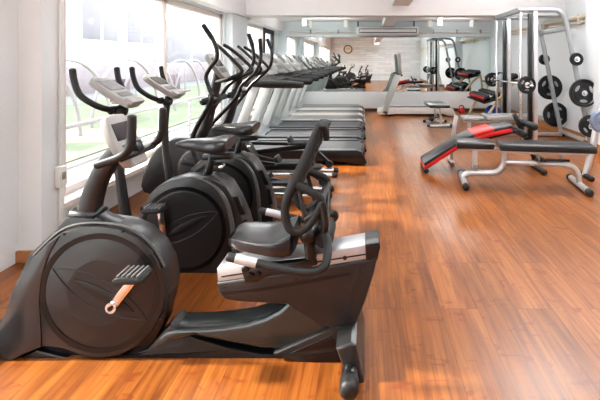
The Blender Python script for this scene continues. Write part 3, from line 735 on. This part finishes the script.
# ================================================================== TREADMILLS
def treadmill(name, label, x0, Yc, length=2.0, group=None, side=None, con=((-1.74+2.02, 1.42), (-1.42+2.02, 1.08)), rail=True, uptop=.98, wid=.36):
    """front (motor) end at x0, running deck towards +X"""
    side = side or M['black']
    root = thing(name, label, 'treadmill', (x0+length/2, Yc, 0), group)
    w = wid; X = lambda v: x0+v; L = length
    # side rails with a sloping tail
    for s in (-1, 1):
        ya, yb = (Yc-w, Yc-w+.085) if s < 0 else (Yc+w-.085, Yc+w)
        pf = [(X(.25),.05),(X(L-.32),.05),(X(L-.16),.015),(X(L-.01),.015),(X(L),.04),(X(L-.06),.165),(X(L-.12),.185),(X(.45),.185),(X(.30),.20)]
        b = B(); b.prism(pf, ya, yb, 'y', .008, 2); sr = obj('side_rail', b, side, root)
        b = B(); b.box((X(.46), ya+.008, .184), (X(L-.14), yb-.008, .194), .003); obj('foot_strip', b, M['strip'] if side is not M['beige'] else M['beige'], sr)
        b = B(); b.tube([(X(.42), (ya+yb)/2, .024), (X(.47), (ya+yb)/2, .024)], .022, 12, False); obj('foot', b, M['blackmat'], sr)
    b = B(); b.box((X(.30), Yc-w+.08, .07), (X(L-.10), Yc+w-.08, .15), .01); obj('deck', b, M['blackmat'], root)
    # belt as a closed loop round two rollers
    prof = []
    for k in range(9): a = PI/2+PI*k/8; prof.append((X(.48)+.042*math.cos(a), .135+.042*math.sin(a)))
    for k in range(9): a = -PI/2+PI*k/8; prof.append((X(L-.11)+.042*math.cos(a), .135+.042*math.sin(a)))
    b = B(); b.prism(prof, Yc-w+.095, Yc+w-.095, 'y'); obj('running_belt', b, M['belt'], root)
    b = B(); b.box((X(L-.09), Yc-w+.082, .06), (X(L-.03), Yc+w-.082, .15), .01); obj('tail_cover', b, M['blackmat'], root)
    # motor hood
    R = []
    for xx, zt, hw in [(.02,.15,w*.86),(.05,.235,w*.95),(.18,.30,w),(.34,.285,w),(.46,.225,w*.97),(.52,.19,w*.93)]:
        if not rail: zt = .06+zt*.32; xx = .16+xx*.75
        R.append([(X(xx), Yc+hw*c, zz) for c, zz in [(-1,.04),(1,.04),(1,zt*.72),(.86,zt*.95),(.5,zt),(-.5,zt),(-.86,zt*.95),(-1,zt*.72)]])
    b = B(); b.rings(R); obj('motor_hood', b, M['grey'] if side is not M['beige'] else M['beige'], root)
    # uprights
    for s in (-1, 1):
        y = Yc+s*(w-.025)
        b = B(); b.prism([(X(.27),.10),(X(.40),.10),(X(.72),uptop),(X(.605),uptop)], y-.028, y+.028, 'y', .010, 2); obj('upright', b, M['uplt'], root)
    if rail:
        for s in (-1, 1):
            y = Yc+s*(w-.01)
            b = B(); b.tube([(X(.52),y,uptop+.035),(X(.62),y,uptop+.04),(X(.80),y,uptop+.032),(X(1.05),y,uptop+.022),(X(1.24),y,uptop+.01)], [.046,.056,.058,.052,.038], 14, flat=.8); obj('handrail', b, M['blackmat'], root)
        b = B(); b.bar((X(.66),Yc-w+.03,uptop+.04),(X(.66),Yc+w-.03,uptop+.04),.16,.05,.012,up=(0,0,1)); obj('cross_bar', b, M['blackmat'], root)
        b = B(); b.bar((X(.95),Yc-w*.55,uptop+.07),(X(.95),Yc+w*.55,uptop+.07),.035,.035,.012); b.tube([(X(.70),Yc-w*.5,uptop+.05),(X(.95),Yc-w*.5,uptop+.07)],.016,10,False); b.tube([(X(.70),Yc+w*.5,uptop+.05),(X(.95),Yc+w*.5,uptop+.07)],.016,10,False); obj('front_grip', b, M['blackmat'], root)
    else:
        b = B(); b.bar((X(.70),Yc-w+.03,uptop-.01),(X(.70),Yc+w-.03,uptop-.01),.10,.05,.012); obj('cross_bar', b, M['blackmat'], root)
    a = Vector((X(con[0][0]),Yc,con[0][1])); c2 = Vector((X(con[1][0]),Yc,con[1][1])); dv = (c2-a).normalized(); nv = Vector((-dv.z,0,dv.x))
    mt = Matrix(((0,dv.x,nv.x,(a.x+c2.x)/2),(1,0,0,Yc),(0,dv.z,nv.z,(a.z+c2.z)/2),(0,0,0,1))); hh = (c2-a).length/2; wd = w*.80
    b = B(); b.prism(smoothpts([(-wd*.75,-hh*.9),(0,-hh),(wd*.75,-hh*.9),(wd,-hh*.2),(wd*.95,hh*.8),(wd*.6,hh),(-wd*.6,hh),(-wd*.95,hh*.8),(-wd,-hh*.2)], 4), -.045, .008, 'z', .010, 2, mt); cs = obj('console', b, M['ltgrey'], root)
    b = B(); b.box((-wd*.5,-hh*.72,.005), (wd*.5,hh*.05,.012), .003, 1, mt); obj('screen', b, M['screen'], cs)
    b = B(); b.box((-wd*.72,hh*.25,.005), (wd*.72,hh*.68,.012), .003, 1, mt); obj('keypad', b, M['keypad'], cs)
    return root
TX = -2.02; G = 'treadmills in the window row'
tm = treadmill('treadmill', 'black treadmill closest to the ellipticals, first of the window row', TX, 5.15, 2.03, G)
tlabels = ['second treadmill of the window row, counted from the ellipticals', 'third treadmill of the window row, counted from the ellipticals, with dark side', 'fourth treadmill of the window row, pale side rails, third from the mirror', 'fifth treadmill of the window row, pale side rails, second from the mirror', 'last treadmill of the window row, pale side rails, right against the mirror wall']
for i, lb in enumerate(tlabels):
    r = dup(tm, (tm.location.x-.02*(i+1)*.4, 5.15+.85*(i+1), 0), lb, G)
    if i >= 2:
        for ch in r.children:
            if ch.name.startswith('side_rail'):
                ch.material_slots[0].link = 'OBJECT'; ch.material_slots[0].material = M['beige']
treadmill('treadmill', 'white treadmill standing alone before the far mirror, facing left', .10, 9.32, 1.98, None, M['beige'], con=((.70,1.45),(.74,.97)), rail=False, uptop=.95, wid=.30)

# ================================================================== FLAT BENCH (right foreground)
def pad(b, x0, x1, y, hw, z0, z1, bev=.022): b.box((x0,y-hw,z0),(x1,y+hw,z1),bev,4)
def flat_bench():
    L0 = Vector((0,0,0))
    root = thing('weight_bench', 'silver framed flat weight bench with black pads at the right, nearest the camera', 'bench', (1.60, 4.05, 0))
    ox, oy = 1.60, 4.05
    X = lambda v: ox+v
    b = B(); pad(b, X(-.655), X(-.275), oy, .135, .385, .455); obj('seat_pad', b, M['vinyl'], root)
    b = B(); pad(b, X(-.225), X(.70), oy, .135, .375, .450); obj('back_pad', b, M['vinyl'], root)
    b = B(); b.bar((X(-.60),oy,.365),(X(-.20),oy,.365),.06,.03,.006); b.bar((X(-.20),oy,.352),(X(.66),oy,.352),.06,.045,.006); obj('pad_frame', b, M['silver'], root)
    # bent main tube, left foot to right foot
    b = B(); b.tube([(X(-.575),oy,.055),(X(-.555),oy,.085),(X(-.50),oy,.108),(X(-.36),oy,.112),(X(-.24),oy,.125),(X(-.17),oy,.20),(X(-.155),oy,.34)], .032, 14); 
    b.tube([(X(-.16),oy,.235),(X(.10),oy,.235),(X(.38),oy,.232),(X(.50),oy,.215),(X(.56),oy,.15),(X(.575),oy,.055)], .030, 14); obj('main_tube', b, M['silver'], root)
    b = B(); b.bar((X(-.455),oy,.11),(X(-.455),oy,.36),.05,.045,.006); pp = obj('seat_support', b, M['silver'], root)
    b = B(); b.bar((X(-.475),oy,.18),(X(-.43),oy,.18),.07,.05,.004); obj('support_bracket', b, M['grey'], pp)
    b = B(); b.bar((X(.17),oy-.03,.235),(X(.17),oy-.03,.345),.012,.07,.003); obj('back_support', b, M['grey'], root); b = B(); b.bar((X(.42),oy,.235),(X(.40),oy,.345),.03,.03,.004); obj('back_support', b, M['grey'], root)
    b = B(); b.tube([(X(.14),oy-.05,.285),(X(.46),oy-.05,.285)], .013, 10, False); b.tube([(X(.22),oy-.09,.285),(X(.22),oy+.07,.285)], .014, 10, False); obj('adjust_bar', b, M['black'], root)
    for x in (-.575, .575):
        b = B(); b.tube([(X(x),oy-.23,.036),(X(x),oy+.23,.036)], .032, 14, False); ft = obj('cross_foot', b, M['silver'], root)
        for s in (-1,1):
            b = B(); b.tube([(X(x),oy+s*.225,.036),(X(x),oy+s*.262,.036)], .035, 14, False); obj('end_cap', b, M['black'], ft)
    root.rotation_euler = (0,0,-math.atan2(.17,1.18))
    return root
flat_bench()

# ================================================================== DECLINE BENCH (red and black)
def decline():
    Y0 = 4.62
    root = thing('decline_bench', 'red and black decline sit-up bench sloping to the floor behind the silver flat bench', 'bench', (1.2, Y0, 0))
    a = Vector((.66, Y0, .11)); m = Vector((1.12, Y0, .37)); e = Vector((1.70, Y0, .53))
    top = [P(p[0],p[1],Y0-.16) for p in [(424,163.5),(444,150.5),(465,138),(489,130),(512,125)]]
    tp = smoothpts(top, 5, False)
    def strip(off0, off1):
        up = [(p[0], p[1]+off0) for p in tp]; dn = [(p[0]+.012, p[1]+off1) for p in tp][::-1]; return up+dn
    b = B(); b.prism(strip(.0,-.038), Y0-.16, Y0+.16, 'y', .012, 3); pd = obj('pad_top', b, M['vinyl'], root)
    b = B(); b.prism(strip(-.034,-.082), Y0-.162, Y0+.162, 'y', .010, 3); obj('pad_edge', b, M['red'], root, 'red padded edge')
    i0, i1 = 12, 16
    seg = tp[i0:i1+1]
    b = B(); b.prism([(p[0],p[1]+.004) for p in seg]+[(p[0],p[1]-.03) for p in seg[::-1]], Y0-.164, Y0+.164, 'y', .004); obj('pad_band', b, M['red'], pd, 'red band across the pad')
    b = B(); b.tube([(a.x+.05,Y0,.06),(m.x,Y0,m.z-.08),(e.x+.05,Y0,e.z-.07)], .026, 12); b.tube([(e.x-.02,Y0,e.z-.06),(e.x+.17,Y0,e.z-.10)], .024, 10, False); obj('main_tube', b, M['black'], root)
    b = B(); b.tube([(a.x+.03,Y0-.16,.032),(a.x+.03,Y0+.16,.032)], .028, 12, False); obj('front_foot', b, M['black'], root)
    # black hook post with rollers
    x, z = P(514,114,Y0); x2, z2 = P(528,143,Y0)
    b = B(); b.bar((x,Y0,z),(x2,Y0,z2),.05,.045,.006); b.tube([(x2,Y0,z2+.02),(x2+.10,Y0,.06)], .028, 12, False); b.tube([(x2+.10,Y0-.22,.032),(x2+.10,Y0+.22,.032)], .028, 12, False); ps = obj('hook_post', b, M['black'], root)
    for px, py in ((527,124),(517,131)):
        xx, zz = P(px,py,Y0)
        for s in (-1,1):
            b = B(); b.tube([(xx,Y0+s*.05,zz),(xx,Y0+s*.21,zz)], .042, 16, False); obj('foam_roller', b, M['blackmat'], root)
    # silver handle post beyond the pad
    yb = Y0+.30
    b = B(); b.bar(P3(456,115.5,yb), P3(452,145,yb), .045, .045, .006); b.tube([P3(452,143,yb), (m.x,Y0+.02,m.z-.12)], .02, 10, False); obj('handle_post', b, M['silver'], root)
    b = B(); zf = .0; xx = P(452,145,yb)[0]; b.tube([(xx,yb-.02,z2-.02),(xx-.01,yb,.03)], .022, 10, False); b.tube([(xx-.01,yb-.1,.026),(xx-.01,yb+.12,.026)], .024, 10, False); obj('handle_foot', b, M['silver'], root)
    return root
decline()

# ================================================================== SMITH MACHINE
xl = lambda z, o: 2.95+(-.05 if o < 0 else .03)+(1.76-z)*(.35/1.71)
def smith():
    yn, yf = 5.62, 6.65
    root = thing('smith_machine', 'silver smith machine with two slanted rear legs by the right wall', 'weight machine', (2.8, 6.1, 0))
    for y, dx in ((yn,-.05), (yf,.03)):
        b = B(); b.tube([(2.20,y,2.02),(2.45,y,2.02),(2.70,y,2.02),(2.83+dx,y,2.00),(2.90+dx,y,1.92),(2.95+dx,y,1.76),(3.12+dx,y,.92),(3.30+dx,y,.05)], .036, 14, True, 5, up=(0,1,0)); obj('side_frame', b, M['grey'], root)
        b = B(); b.box((2.405,y-.03,.03),(2.465,y+.03,2.0),.006); obj('upright', b, M['silver'], root)
        b = B(); b.box((2.335,y-.028,.16),(2.39,y+.028,1.97),.004); obj('stop_strip', b, M['black'], root)
        b = B(); b.tube([(2.23,y,.05),(2.23,y,2.0)], .019, 14, False); obj('guide_rod', b, M['chrome'], root)
        b = B(); b.bar((2.12,y,.035),(3.36,y,.035),.06,.06,.006); obj('floor_rail', b, M['silver'], root)
        for x in (2.10, 3.355):
            b = B(); b.box((x-.02,y-.036,.0),(x+.02,y+.036,.07),.006); obj('rail_foot', b, M['black'], root)
    b = B(); b.bar((2.22,yn,2.02),(2.22,yf,2.02),.07,.07,.008); obj('top_bar', b, M['grey'], root)
    b = B(); b.bar((2.89,yn,1.76),(2.97,yf,1.76),.055,.07,.008); obj('rear_brace', b, M['grey'], root)
    b = B(); b.bar((3.24,yn,.10),(3.31,yf,.10),.05,.06,.008); obj('low_brace', b, M['silver'], root)
    for y, o in ((yn,-1), (yf,1)):
        for z in (1.31,.83,.36):
            x = xl(z, o)
            b = B(); b.tube([(x,y,z),(x,y+o*.13,z)], .020, 12, False); obj('plate_horn', b, M['chrome'], root)
    return root
smith()
# barbell on the guides
BX, BZ = 2.255, .955
t = thing('barbell', 'chrome barbell locked on the guide rods of the smith machine', 'barbell', (BX, 6.1, BZ))
b = B(); b.tube([(BX-.03,5.25,BZ),(BX-.03,7.0,BZ)], .015, 12, False); obj('bar', b, M['chrome'], t)
for s, y in ((-1,5.62),(1,6.65)):
    b = B(); b.box((BX-.03,y-.055,BZ-.09),(BX+.055,y+.055,BZ+.09),.012); b.tube([(BX+.03,y-.04,BZ+.1),(BX+.03,y-.04,BZ-.1)],.03,12,False); obj('slide_carriage', b, M['grey'], t)
    b = B(); b.tube([(BX-.03,y+s*.06,BZ),(BX-.03,y+s*.40,BZ)], .0205, 14, False); obj('sleeve', b, M['chrome'], t)

def plate(label, x, y, z, r, m='iron', group='weight plates on the smith machine', face=-1, rot=.5):
    """tri-grip plate lying across Y"""
    root = thing('weight_plate', label, 'weight plate', (x, y, z-r), group)
    h = .022 if r < .12 else .028
    b = B(); b.lathe([(.028,-h*.9),(r*.30,-h*.9),(r*.34,-h*.45),(r*.78,-h*.45),(r*.84,-h),(r*.97,-h),(r,-h*.6),(r,h*.6),(r*.97,h),(r*.84,h),(r*.78,h*.45),(r*.34,h*.45),(r*.30,h*.9),(.028,h*.9),(.028,-h*.9)], (x,y,z), 'y', 48)
    obj('plate_body', b, M[m], root)
    if r > .12:
        for k in range(3):
            a = rot+2*PI*k/3; ca, sa = math.cos(a), math.sin(a)
            pts = []
            for i in range(16):
                t = 2*PI*i/16; u = r*.57+r*.115*math.cos(t); v = r*.27*math.sin(t)*(1+.0*math.cos(t)); pts.append((x+u*ca-v*sa, z+u*sa+v*ca))
            b = B(); b.prism(pts, y-h*.62, y+h*.62, 'y', .003); obj('hand_hole', b, M['ltgrey'], root, 'pale oval grip opening')
    b = B(); b.lathe([(.022,-h*1.05),(.040,-h*1.05),(.040,h*1.05),(.022,h*1.05),(.022,-h*1.05)], (x,y,z), 'y', 24); obj('hub_sleeve', b, M['chrome'], root)
    return root
plate('small black plate on the near end of the smith machine barbell', BX-.03, 5.40, BZ, .122)
plate('small black plate on the far end of the smith machine barbell', BX-.03, 6.88, BZ, .125, rot=.9)
plate('smallest black plate high on the near slanted leg', xl(1.31,-1), 5.545, 1.31, .092)
plate('large black three-grip plate midway up the near slanted leg', xl(.83,-1), 5.54, .83, .20, rot=.45)
plate('medium black three-grip plate low on the near slanted leg', xl(.36,-1), 5.545, .36, .158, rot=-.4)
plate('smallest black plate high on the far slanted leg', xl(1.31,1), 6.725, 1.31, .092)
plate('large black three-grip plate midway up the far slanted leg', xl(.83,1), 6.73, .83, .212, rot=.5)
plate('large black three-grip plate low on the far slanted leg', xl(.36,1), 6.73, .36, .212, rot=1.1)

# weight tree cut by the right margin
t = thing('plate_tree', 'silver plate stand cut off by the right margin, beside the flat bench', 'plate rack', (2.75, 4.30, 0))
b = B(); b.tube([(2.42,4.30,.03),(2.50,4.30,.34),(2.56,4.30,.635),(2.74,4.30,1.25)], .036, 14, True); b.tube([(3.06,4.30,.03),(2.98,4.30,.34),(2.92,4.30,.635),(2.74,4.30,1.25)], .036, 14, True); obj('tree_frame', b, M['silver'], t)
for x in (2.415, 3.065):
    b = B(); b.tube([(x,4.16,.03),(x,4.44,.03)], .028, 12, False); obj('foot', b, M['black'], t)
b = B(); b.tube([(2.545,4.30,.635),(2.545,4.14,.635)], .02, 12, False); obj('plate_horn', b, M['chrome'], t)
plate('blue grey plate at the right margin beside the smith machine', 2.545, 4.21, .635, .122, 'bluesteel', None, rot=.1)

# ================================================================== BENCH INSIDE THE SMITH MACHINE
t = thing('weight_bench', 'grey padded bench with two pads inside the smith machine', 'bench', (1.95, 6.12, 0))
b = B(); b.box((1.50,5.99,.36),(1.82,6.25,.425),.02,3); obj('seat_pad', b, M['greypad'], t)
b = B(); b.box((1.85,5.98,.365),(2.72,6.26,.45),.022,3); obj('back_pad', b, M['greypad'], t)
b = B(); b.bar((1.53,6.12,.345),(2.68,6.12,.345),.06,.05,.006); obj('frame', b, M['silver'], t)
for x in (1.62, 2.52):
    b = B(); b.bar((x,6.12,.04),(x,6.12,.34),.05,.05,.006); b.bar((x,5.90,.03),(x,6.34,.03),.05,.05,.006); obj('leg', b, M['silver'], t)
# small bench nearer the mirror
t = thing('weight_bench', 'small black padded bench with silver legs before the white treadmill', 'bench', (1.42, 7.75, 0))
b = B(); b.box((1.22,7.50,.375),(1.62,8.20,.43),.02,3); obj('pad', b, M['vinyl'], t)
b = B(); b.bar((1.43,7.52,.36),(1.43,8.14,.36),.05,.04,.005); obj('frame', b, M['silver'], t)
for y in (7.55, 8.10):
    b = B(); b.tube([(1.43,y,.36),(1.44,y,.22),(1.45,y,.05)], .024, 12); b.tube([(1.22,y,.03),(1.64,y,.03)], .024, 12, False); lg = obj('leg', b, M['silver'], t)
    for x in (1.215, 1.645):
        b = B(); b.tube([(x-.015,y,.032),(x+.015,y,.032)], .030, 12, False); obj('end_cap', b, M['black'], lg)
b = B(); b.tube([(1.26,7.46,.17),(1.26,7.58,.17)], .045, 14, False); b.tube([(1.26,7.55,.17),(1.43,7.55,.20)], .014, 10, False); obj('leg_roller', b, M['blackmat'], t)

# ================================================================== DUMBBELL RACK
RX = 2.86
t = thing('dumbbell_rack', 'tan framed two tier dumbbell rack along the right wall near the mirror', 'dumbbell rack', (RX, 8.55, 0))
for y in (7.95, 9.20):
    b = B(); b.tube([(2.44,y,.03),(2.52,y,.22),(2.64,y,.40),(2.88,y,.70),(3.10,y,.88)], .030, 12, up=(0,1,0)); b.tube([(3.10,y,.90),(3.16,y,.45),(3.18,y,.03)], .028, 12); b.tube([(2.42,y,.03),(3.18,y,.03)], .026, 10, False); obj('end_frame', b, M['tan'], t)
tiers = [(2.58,.46), (2.94,.84)]
for x, z in tiers:
    b = B()
    b.prism([(x-.17,z-.035),(x-.16,z-.045),(x+.15,z+.045),(x+.14,z+.055)], 7.90, 9.25, 'y', .003); b.prism([(x-.185,z-.05),(x-.165,z-.05),(x-.165,z-.02),(x-.185,z-.02)], 7.90, 9.25, 'y', .003); obj('tray', b, M['blackmat'], t)
def dumbbell(label, x, y, z, s, group):
    root = thing('dumbbell', label, 'dumbbell', (x, y, z), group)
    d = Vector((.96,0,.28)).normalized()
    c = Vector((x,y,z))
    b = B(); b.tube([c-d*.08, c+d*.08], .016, 10, False); obj('handle', b, M['chrome'], root)
    for k in (-1,1):
        b = B(); b.tube([c+d*k*.065, c+d*k*.155], .058*s, 8, False); h = obj('head', b, M['blackmat'], root)
        b = B(); b.tube([c+d*k*.150, c+d*k*.166], .050*s, 16, False); obj('red_cap', b, M['dbred'], h, 'red end disc')
    return root
first = {}
for ti, (x, z) in enumerate(tiers):
    lb = ('red-ended black dumbbell on the lower tier of the rack', 'red-ended black dumbbell on the upper tier of the rack')[ti]; gp = ('dumbbells on the lower tier', 'dumbbells on the upper tier')[ti]
    f = None
    for k in range(8):
        y = 8.06+k*.147
        if f is None: f = dumbbell(lb, x+.012, y, z+.086, 1.0, gp)
        else: dup(f, (x+.012, y, z+.086), lb, gp)
b = B(); b.ball((2.72,8.35,.17), .17, 28); single('exercise_ball', b, M['blue'], 'blue exercise ball on the floor under the dumbbell rack', 'ball', (2.72,8.35,0))
# red kettle-like weight near the back baseboard
x = P(464,110,9.3)[0]
t = thing('kettlebell', 'small red weight on the floor by the far baseboard', 'kettlebell', (x, 9.55, 0))
b = B(); b.lathe([(.001,.0),(.05,.0),(.075,.03),(.08,.07),(.06,.115),(.02,.13),(.001,.13)], (x,9.55,0), 'z', 24); obj('bell', b, M['dbred'], t)
b = B(); b.tube([(x-.05,9.55,.10),(x-.05,9.55,.16),(x,9.55,.19),(x+.05,9.55,.16),(x+.05,9.55,.10)], .012, 10); obj('handle', b, M['dbred'], t)

# ================================================================== seen only in the mirror: bikes behind the camera
dup(rb, (-.55, -2.6, 0), 'charcoal recumbent bike by the boarded wall, seen only in the mirror', None)

# ================================================================== OUTSIDE THE WINDOWS
b = B(); b.box((-60,-20,-.30),(XL-.2,80,-.15)); g = struct('terrace', b, M['terr']); g.name = 'ground'
b = B(); b.box((-9.5,1.0,-.15),(-4.2,30,-.13)); g = obj('lawn', b, M['lawn'], smooth=False); g['kind'] = 'structure'
# white railing on the terrace
t = thing('terrace_railing', 'white tubular railing on the terrace outside the window', 'railing', (-3.3, 6, -.15))
b = B(); b.tube([(-3.3,1.0,.56),(-3.3,24,.56)], .026, 10, False); obj('top_rail', b, M['rail'], t)
b = B(); b.tube([(-3.3,1.0,.10),(-3.3,24,.10)], .02, 10, False); obj('bottom_rail', b, M['rail'], t)
for k in range(12):
    y = 1.6+k*1.9; b = B(); b.tube([(-3.3,y,-.15),(-3.3,y,.56)], .022, 10, False); obj('post', b, M['rail'], t)
# white building
t = thing('building', 'white building with grey windows across the terrace', 'building', (-12.5, 24, -.15))
b = B(); b.box((-18,8,-.15),(-12,60,5.6)); obj('facade_wall', b, M['facade'], t, smooth=False)
b = B(); b.box((-12.06,8,-.15),(-11.9,60,1.05),.01); obj('plinth', b, M['plinth'], t)
for (y0, y1, z0, z1) in [(23.5,30,1.1,3.5),(16.5,18.8,2.2,5.0),(19.6,22.0,2.2,5.0),(11.0,13.4,2.6,5.0),(33,42,1.1,3.5),(24,30,4.4,5.3)]:
    b = B(); b.box((-12.04,y0,z0),(-11.97,y1,z1),.01); w = obj('facade_window', b, M['facglass'], t)
    b = B(); b.box((-12.0,(y0+y1)/2-.06,z0),(-11.94,(y0+y1)/2+.06,z1),.01); obj('window_bar', b, M['facade'], w)
# garden swings: hoop frames with hanging seats, and tree trunks
def hoop(label, x, y, s=1.0):
    r = thing('garden_arch', label, 'garden arch', (x,y,-.15), 'garden arches outside')
    for dy in (0, .9):
        pts = [(x+1.2*s*math.cos(a)*.15, y+dy+1.0*s*math.cos(a), -.15+1.45*s*math.sin(a)) for a in [PI*k/10 for k in range(11)]]
        b = B(); b.tube(pts, .035, 8); obj('hoop', b, M['rail'], r)
    b = B(); b.box((x-.18,y-.35,.30),(x+.18,y+.35,.36),.02); b.box((x-.22,y-.35,.34),(x-.17,y+.35,.85),.02); obj('hanging_seat', b, M['mauve'], r)
    b = B(); b.tube([(x,y-.3,.33),(x,y-.3,1.18*s)], .012, 6, False); b.tube([(x,y+.3,.33),(x,y+.3,1.18*s)], .012, 6, False); obj('hanger', b, M['rail'], r)
for i, (x, y) in enumerate([(-5.6,6.4),(-5.6,9.2),(-5.8,12.2),(-5.8,15.6),(-5.9,19.5)]):
    hoop(['first white hoop frame on the lawn, nearest the wall end','second white hoop frame on the lawn','third white hoop frame on the lawn','fourth white hoop frame on the lawn','fifth and farthest white hoop frame on the lawn'][i], x, y)
def tree(label, x, y, h):
    r = thing('tree', label, 'tree', (x,y,-.15), 'young trees outside')
    b = B(); b.tube([(x,y,-.15),(x+.05,y,h*.5),(x-.03,y+.05,h)], [.08,.06,.03], 8); obj('trunk', b, M['bark'], r)
    b = B()
    for k in range(90):
        a = random.uniform(0,2*PI); rr = random.uniform(.1,.9); zz = h+random.uniform(-.5,.7)
        c = Vector((x+rr*math.cos(a), y+rr*math.sin(a), zz)); u = Vector((random.uniform(-1,1),random.uniform(-1,1),random.uniform(-1,1))).normalized()*.16; v = u.cross(Vector((.3,.5,.8))).normalized()*.09
        vs = [b.bm.verts.new(c+p) for p in (u, v, -u, -v)]; b.bm.faces.new(vs)
    obj('leaves', b, M['leaf'], r)
for i, (x, y, h) in enumerate([(-7.4,33,2.6),(-8.2,39,2.8)]):
    tree(['slim young tree beyond the hoop frames','farther slim tree seen through the second window'][i], x, y, h)

# ================================================================== LIGHT
w = bpy.data.worlds.new('sky'); C.world = w; w.use_nodes = True
nt = w.node_tree; bg = nt.nodes['Background']
tc = nt.nodes.new('ShaderNodeTexCoord'); sp = nt.nodes.new('ShaderNodeSeparateXYZ'); nt.links.new(tc.outputs['Generated'], sp.inputs[0])
rp = nt.nodes.new('ShaderNodeValToRGB'); nt.links.new(sp.outputs['Z'], rp.inputs[0])
rp.color_ramp.elements[0].position = 0; rp.color_ramp.elements[0].color = (1.0,.96,.93,1)
rp.color_ramp.elements[1].position = .6; rp.color_ramp.elements[1].color = (.80,.88,1.0,1)
nt.links.new(rp.outputs[0], bg.inputs[0]); bg.inputs[1].default_value = 5.2

def light(name, typ, loc, energy, col=(1,1,1), rot=None, size=None, sy=None, angle=None, spread=None):
    l = bpy.data.lights.new(name, typ); l.energy = energy; l.color = col
    if typ == 'AREA':
        l.shape = 'RECTANGLE'; l.size = size; l.size_y = sy or size
        if spread: l.spread = spread
    if angle is not None: l.angle = angle
    o = bpy.data.objects.new(name, l); COL.objects.link(o); o.location = loc
    if rot: o.rotation_euler = rot
    return o
d = Vector((.80, .02, -.58)).normalized()
s = light('sun', 'SUN', (-20,0,20), 12.5, (1,.92,.82), angle=math.radians(3)); s.rotation_euler = d.to_track_quat('-Z','Y').to_euler()
# daylight at the windows
for nm, y0, y1, e in (('window_light_first', 2.95, 6.1, 95), ('window_light_second', 7.2, 9.6, 75), ('door_light', -4.5, 1.9, 150)):
    lo = light(nm, 'AREA', (XL-.22, (y0+y1)/2, 1.15), 1, (1,1,1), (0,-PI/2,0), 1.75, y1-y0)
    lo.data.cycles.is_portal = True
# added fill lights without fixtures, bounced off the ceiling to brighten the room
for x, y, e in ((2.1,1.4,95),(2.2,4.6,125),(-.9,4.6,60),(-.8,.6,50),(1.0,-2.6,90)):
    light('ceiling_fill', 'AREA', (x, y, 2.20), e, (.93,.98,1), (PI,0,0), .9, .9)
for x, y, e in ((-.9,8.5,26),(1.9,8.4,36)):
    light('soffit_fill', 'AREA', (x, y, 2.0), e, (.96,1,1), (PI,0,0), .7, .7)  # added fill for the far end, aimed up at the soffit, no real lamp

# ================================================================== CAMERA
cam = bpy.data.cameras.new('camera'); co = bpy.data.objects.new('camera', cam); COL.objects.link(co)
co.location = (0,0,H); co.rotation_euler = (PI/2,0,0)
cam.sensor_fit = 'HORIZONTAL'; cam.sensor_width = 36; cam.lens = F/600*36
cam.shift_x = (300-CX)/600; cam.shift_y = (CY-200)/600
cam.clip_start = .02; cam.clip_end = 300
C.camera = co
C.view_settings.view_transform = 'Standard'
C.view_settings.look = 'Medium High Contrast'
C.view_settings.exposure = 0.0
C.cycles.max_bounces = 8
C.cycles.use_denoising = True
try: C.cycles.denoiser = 'OPENIMAGEDENOISE'
except Exception: pass
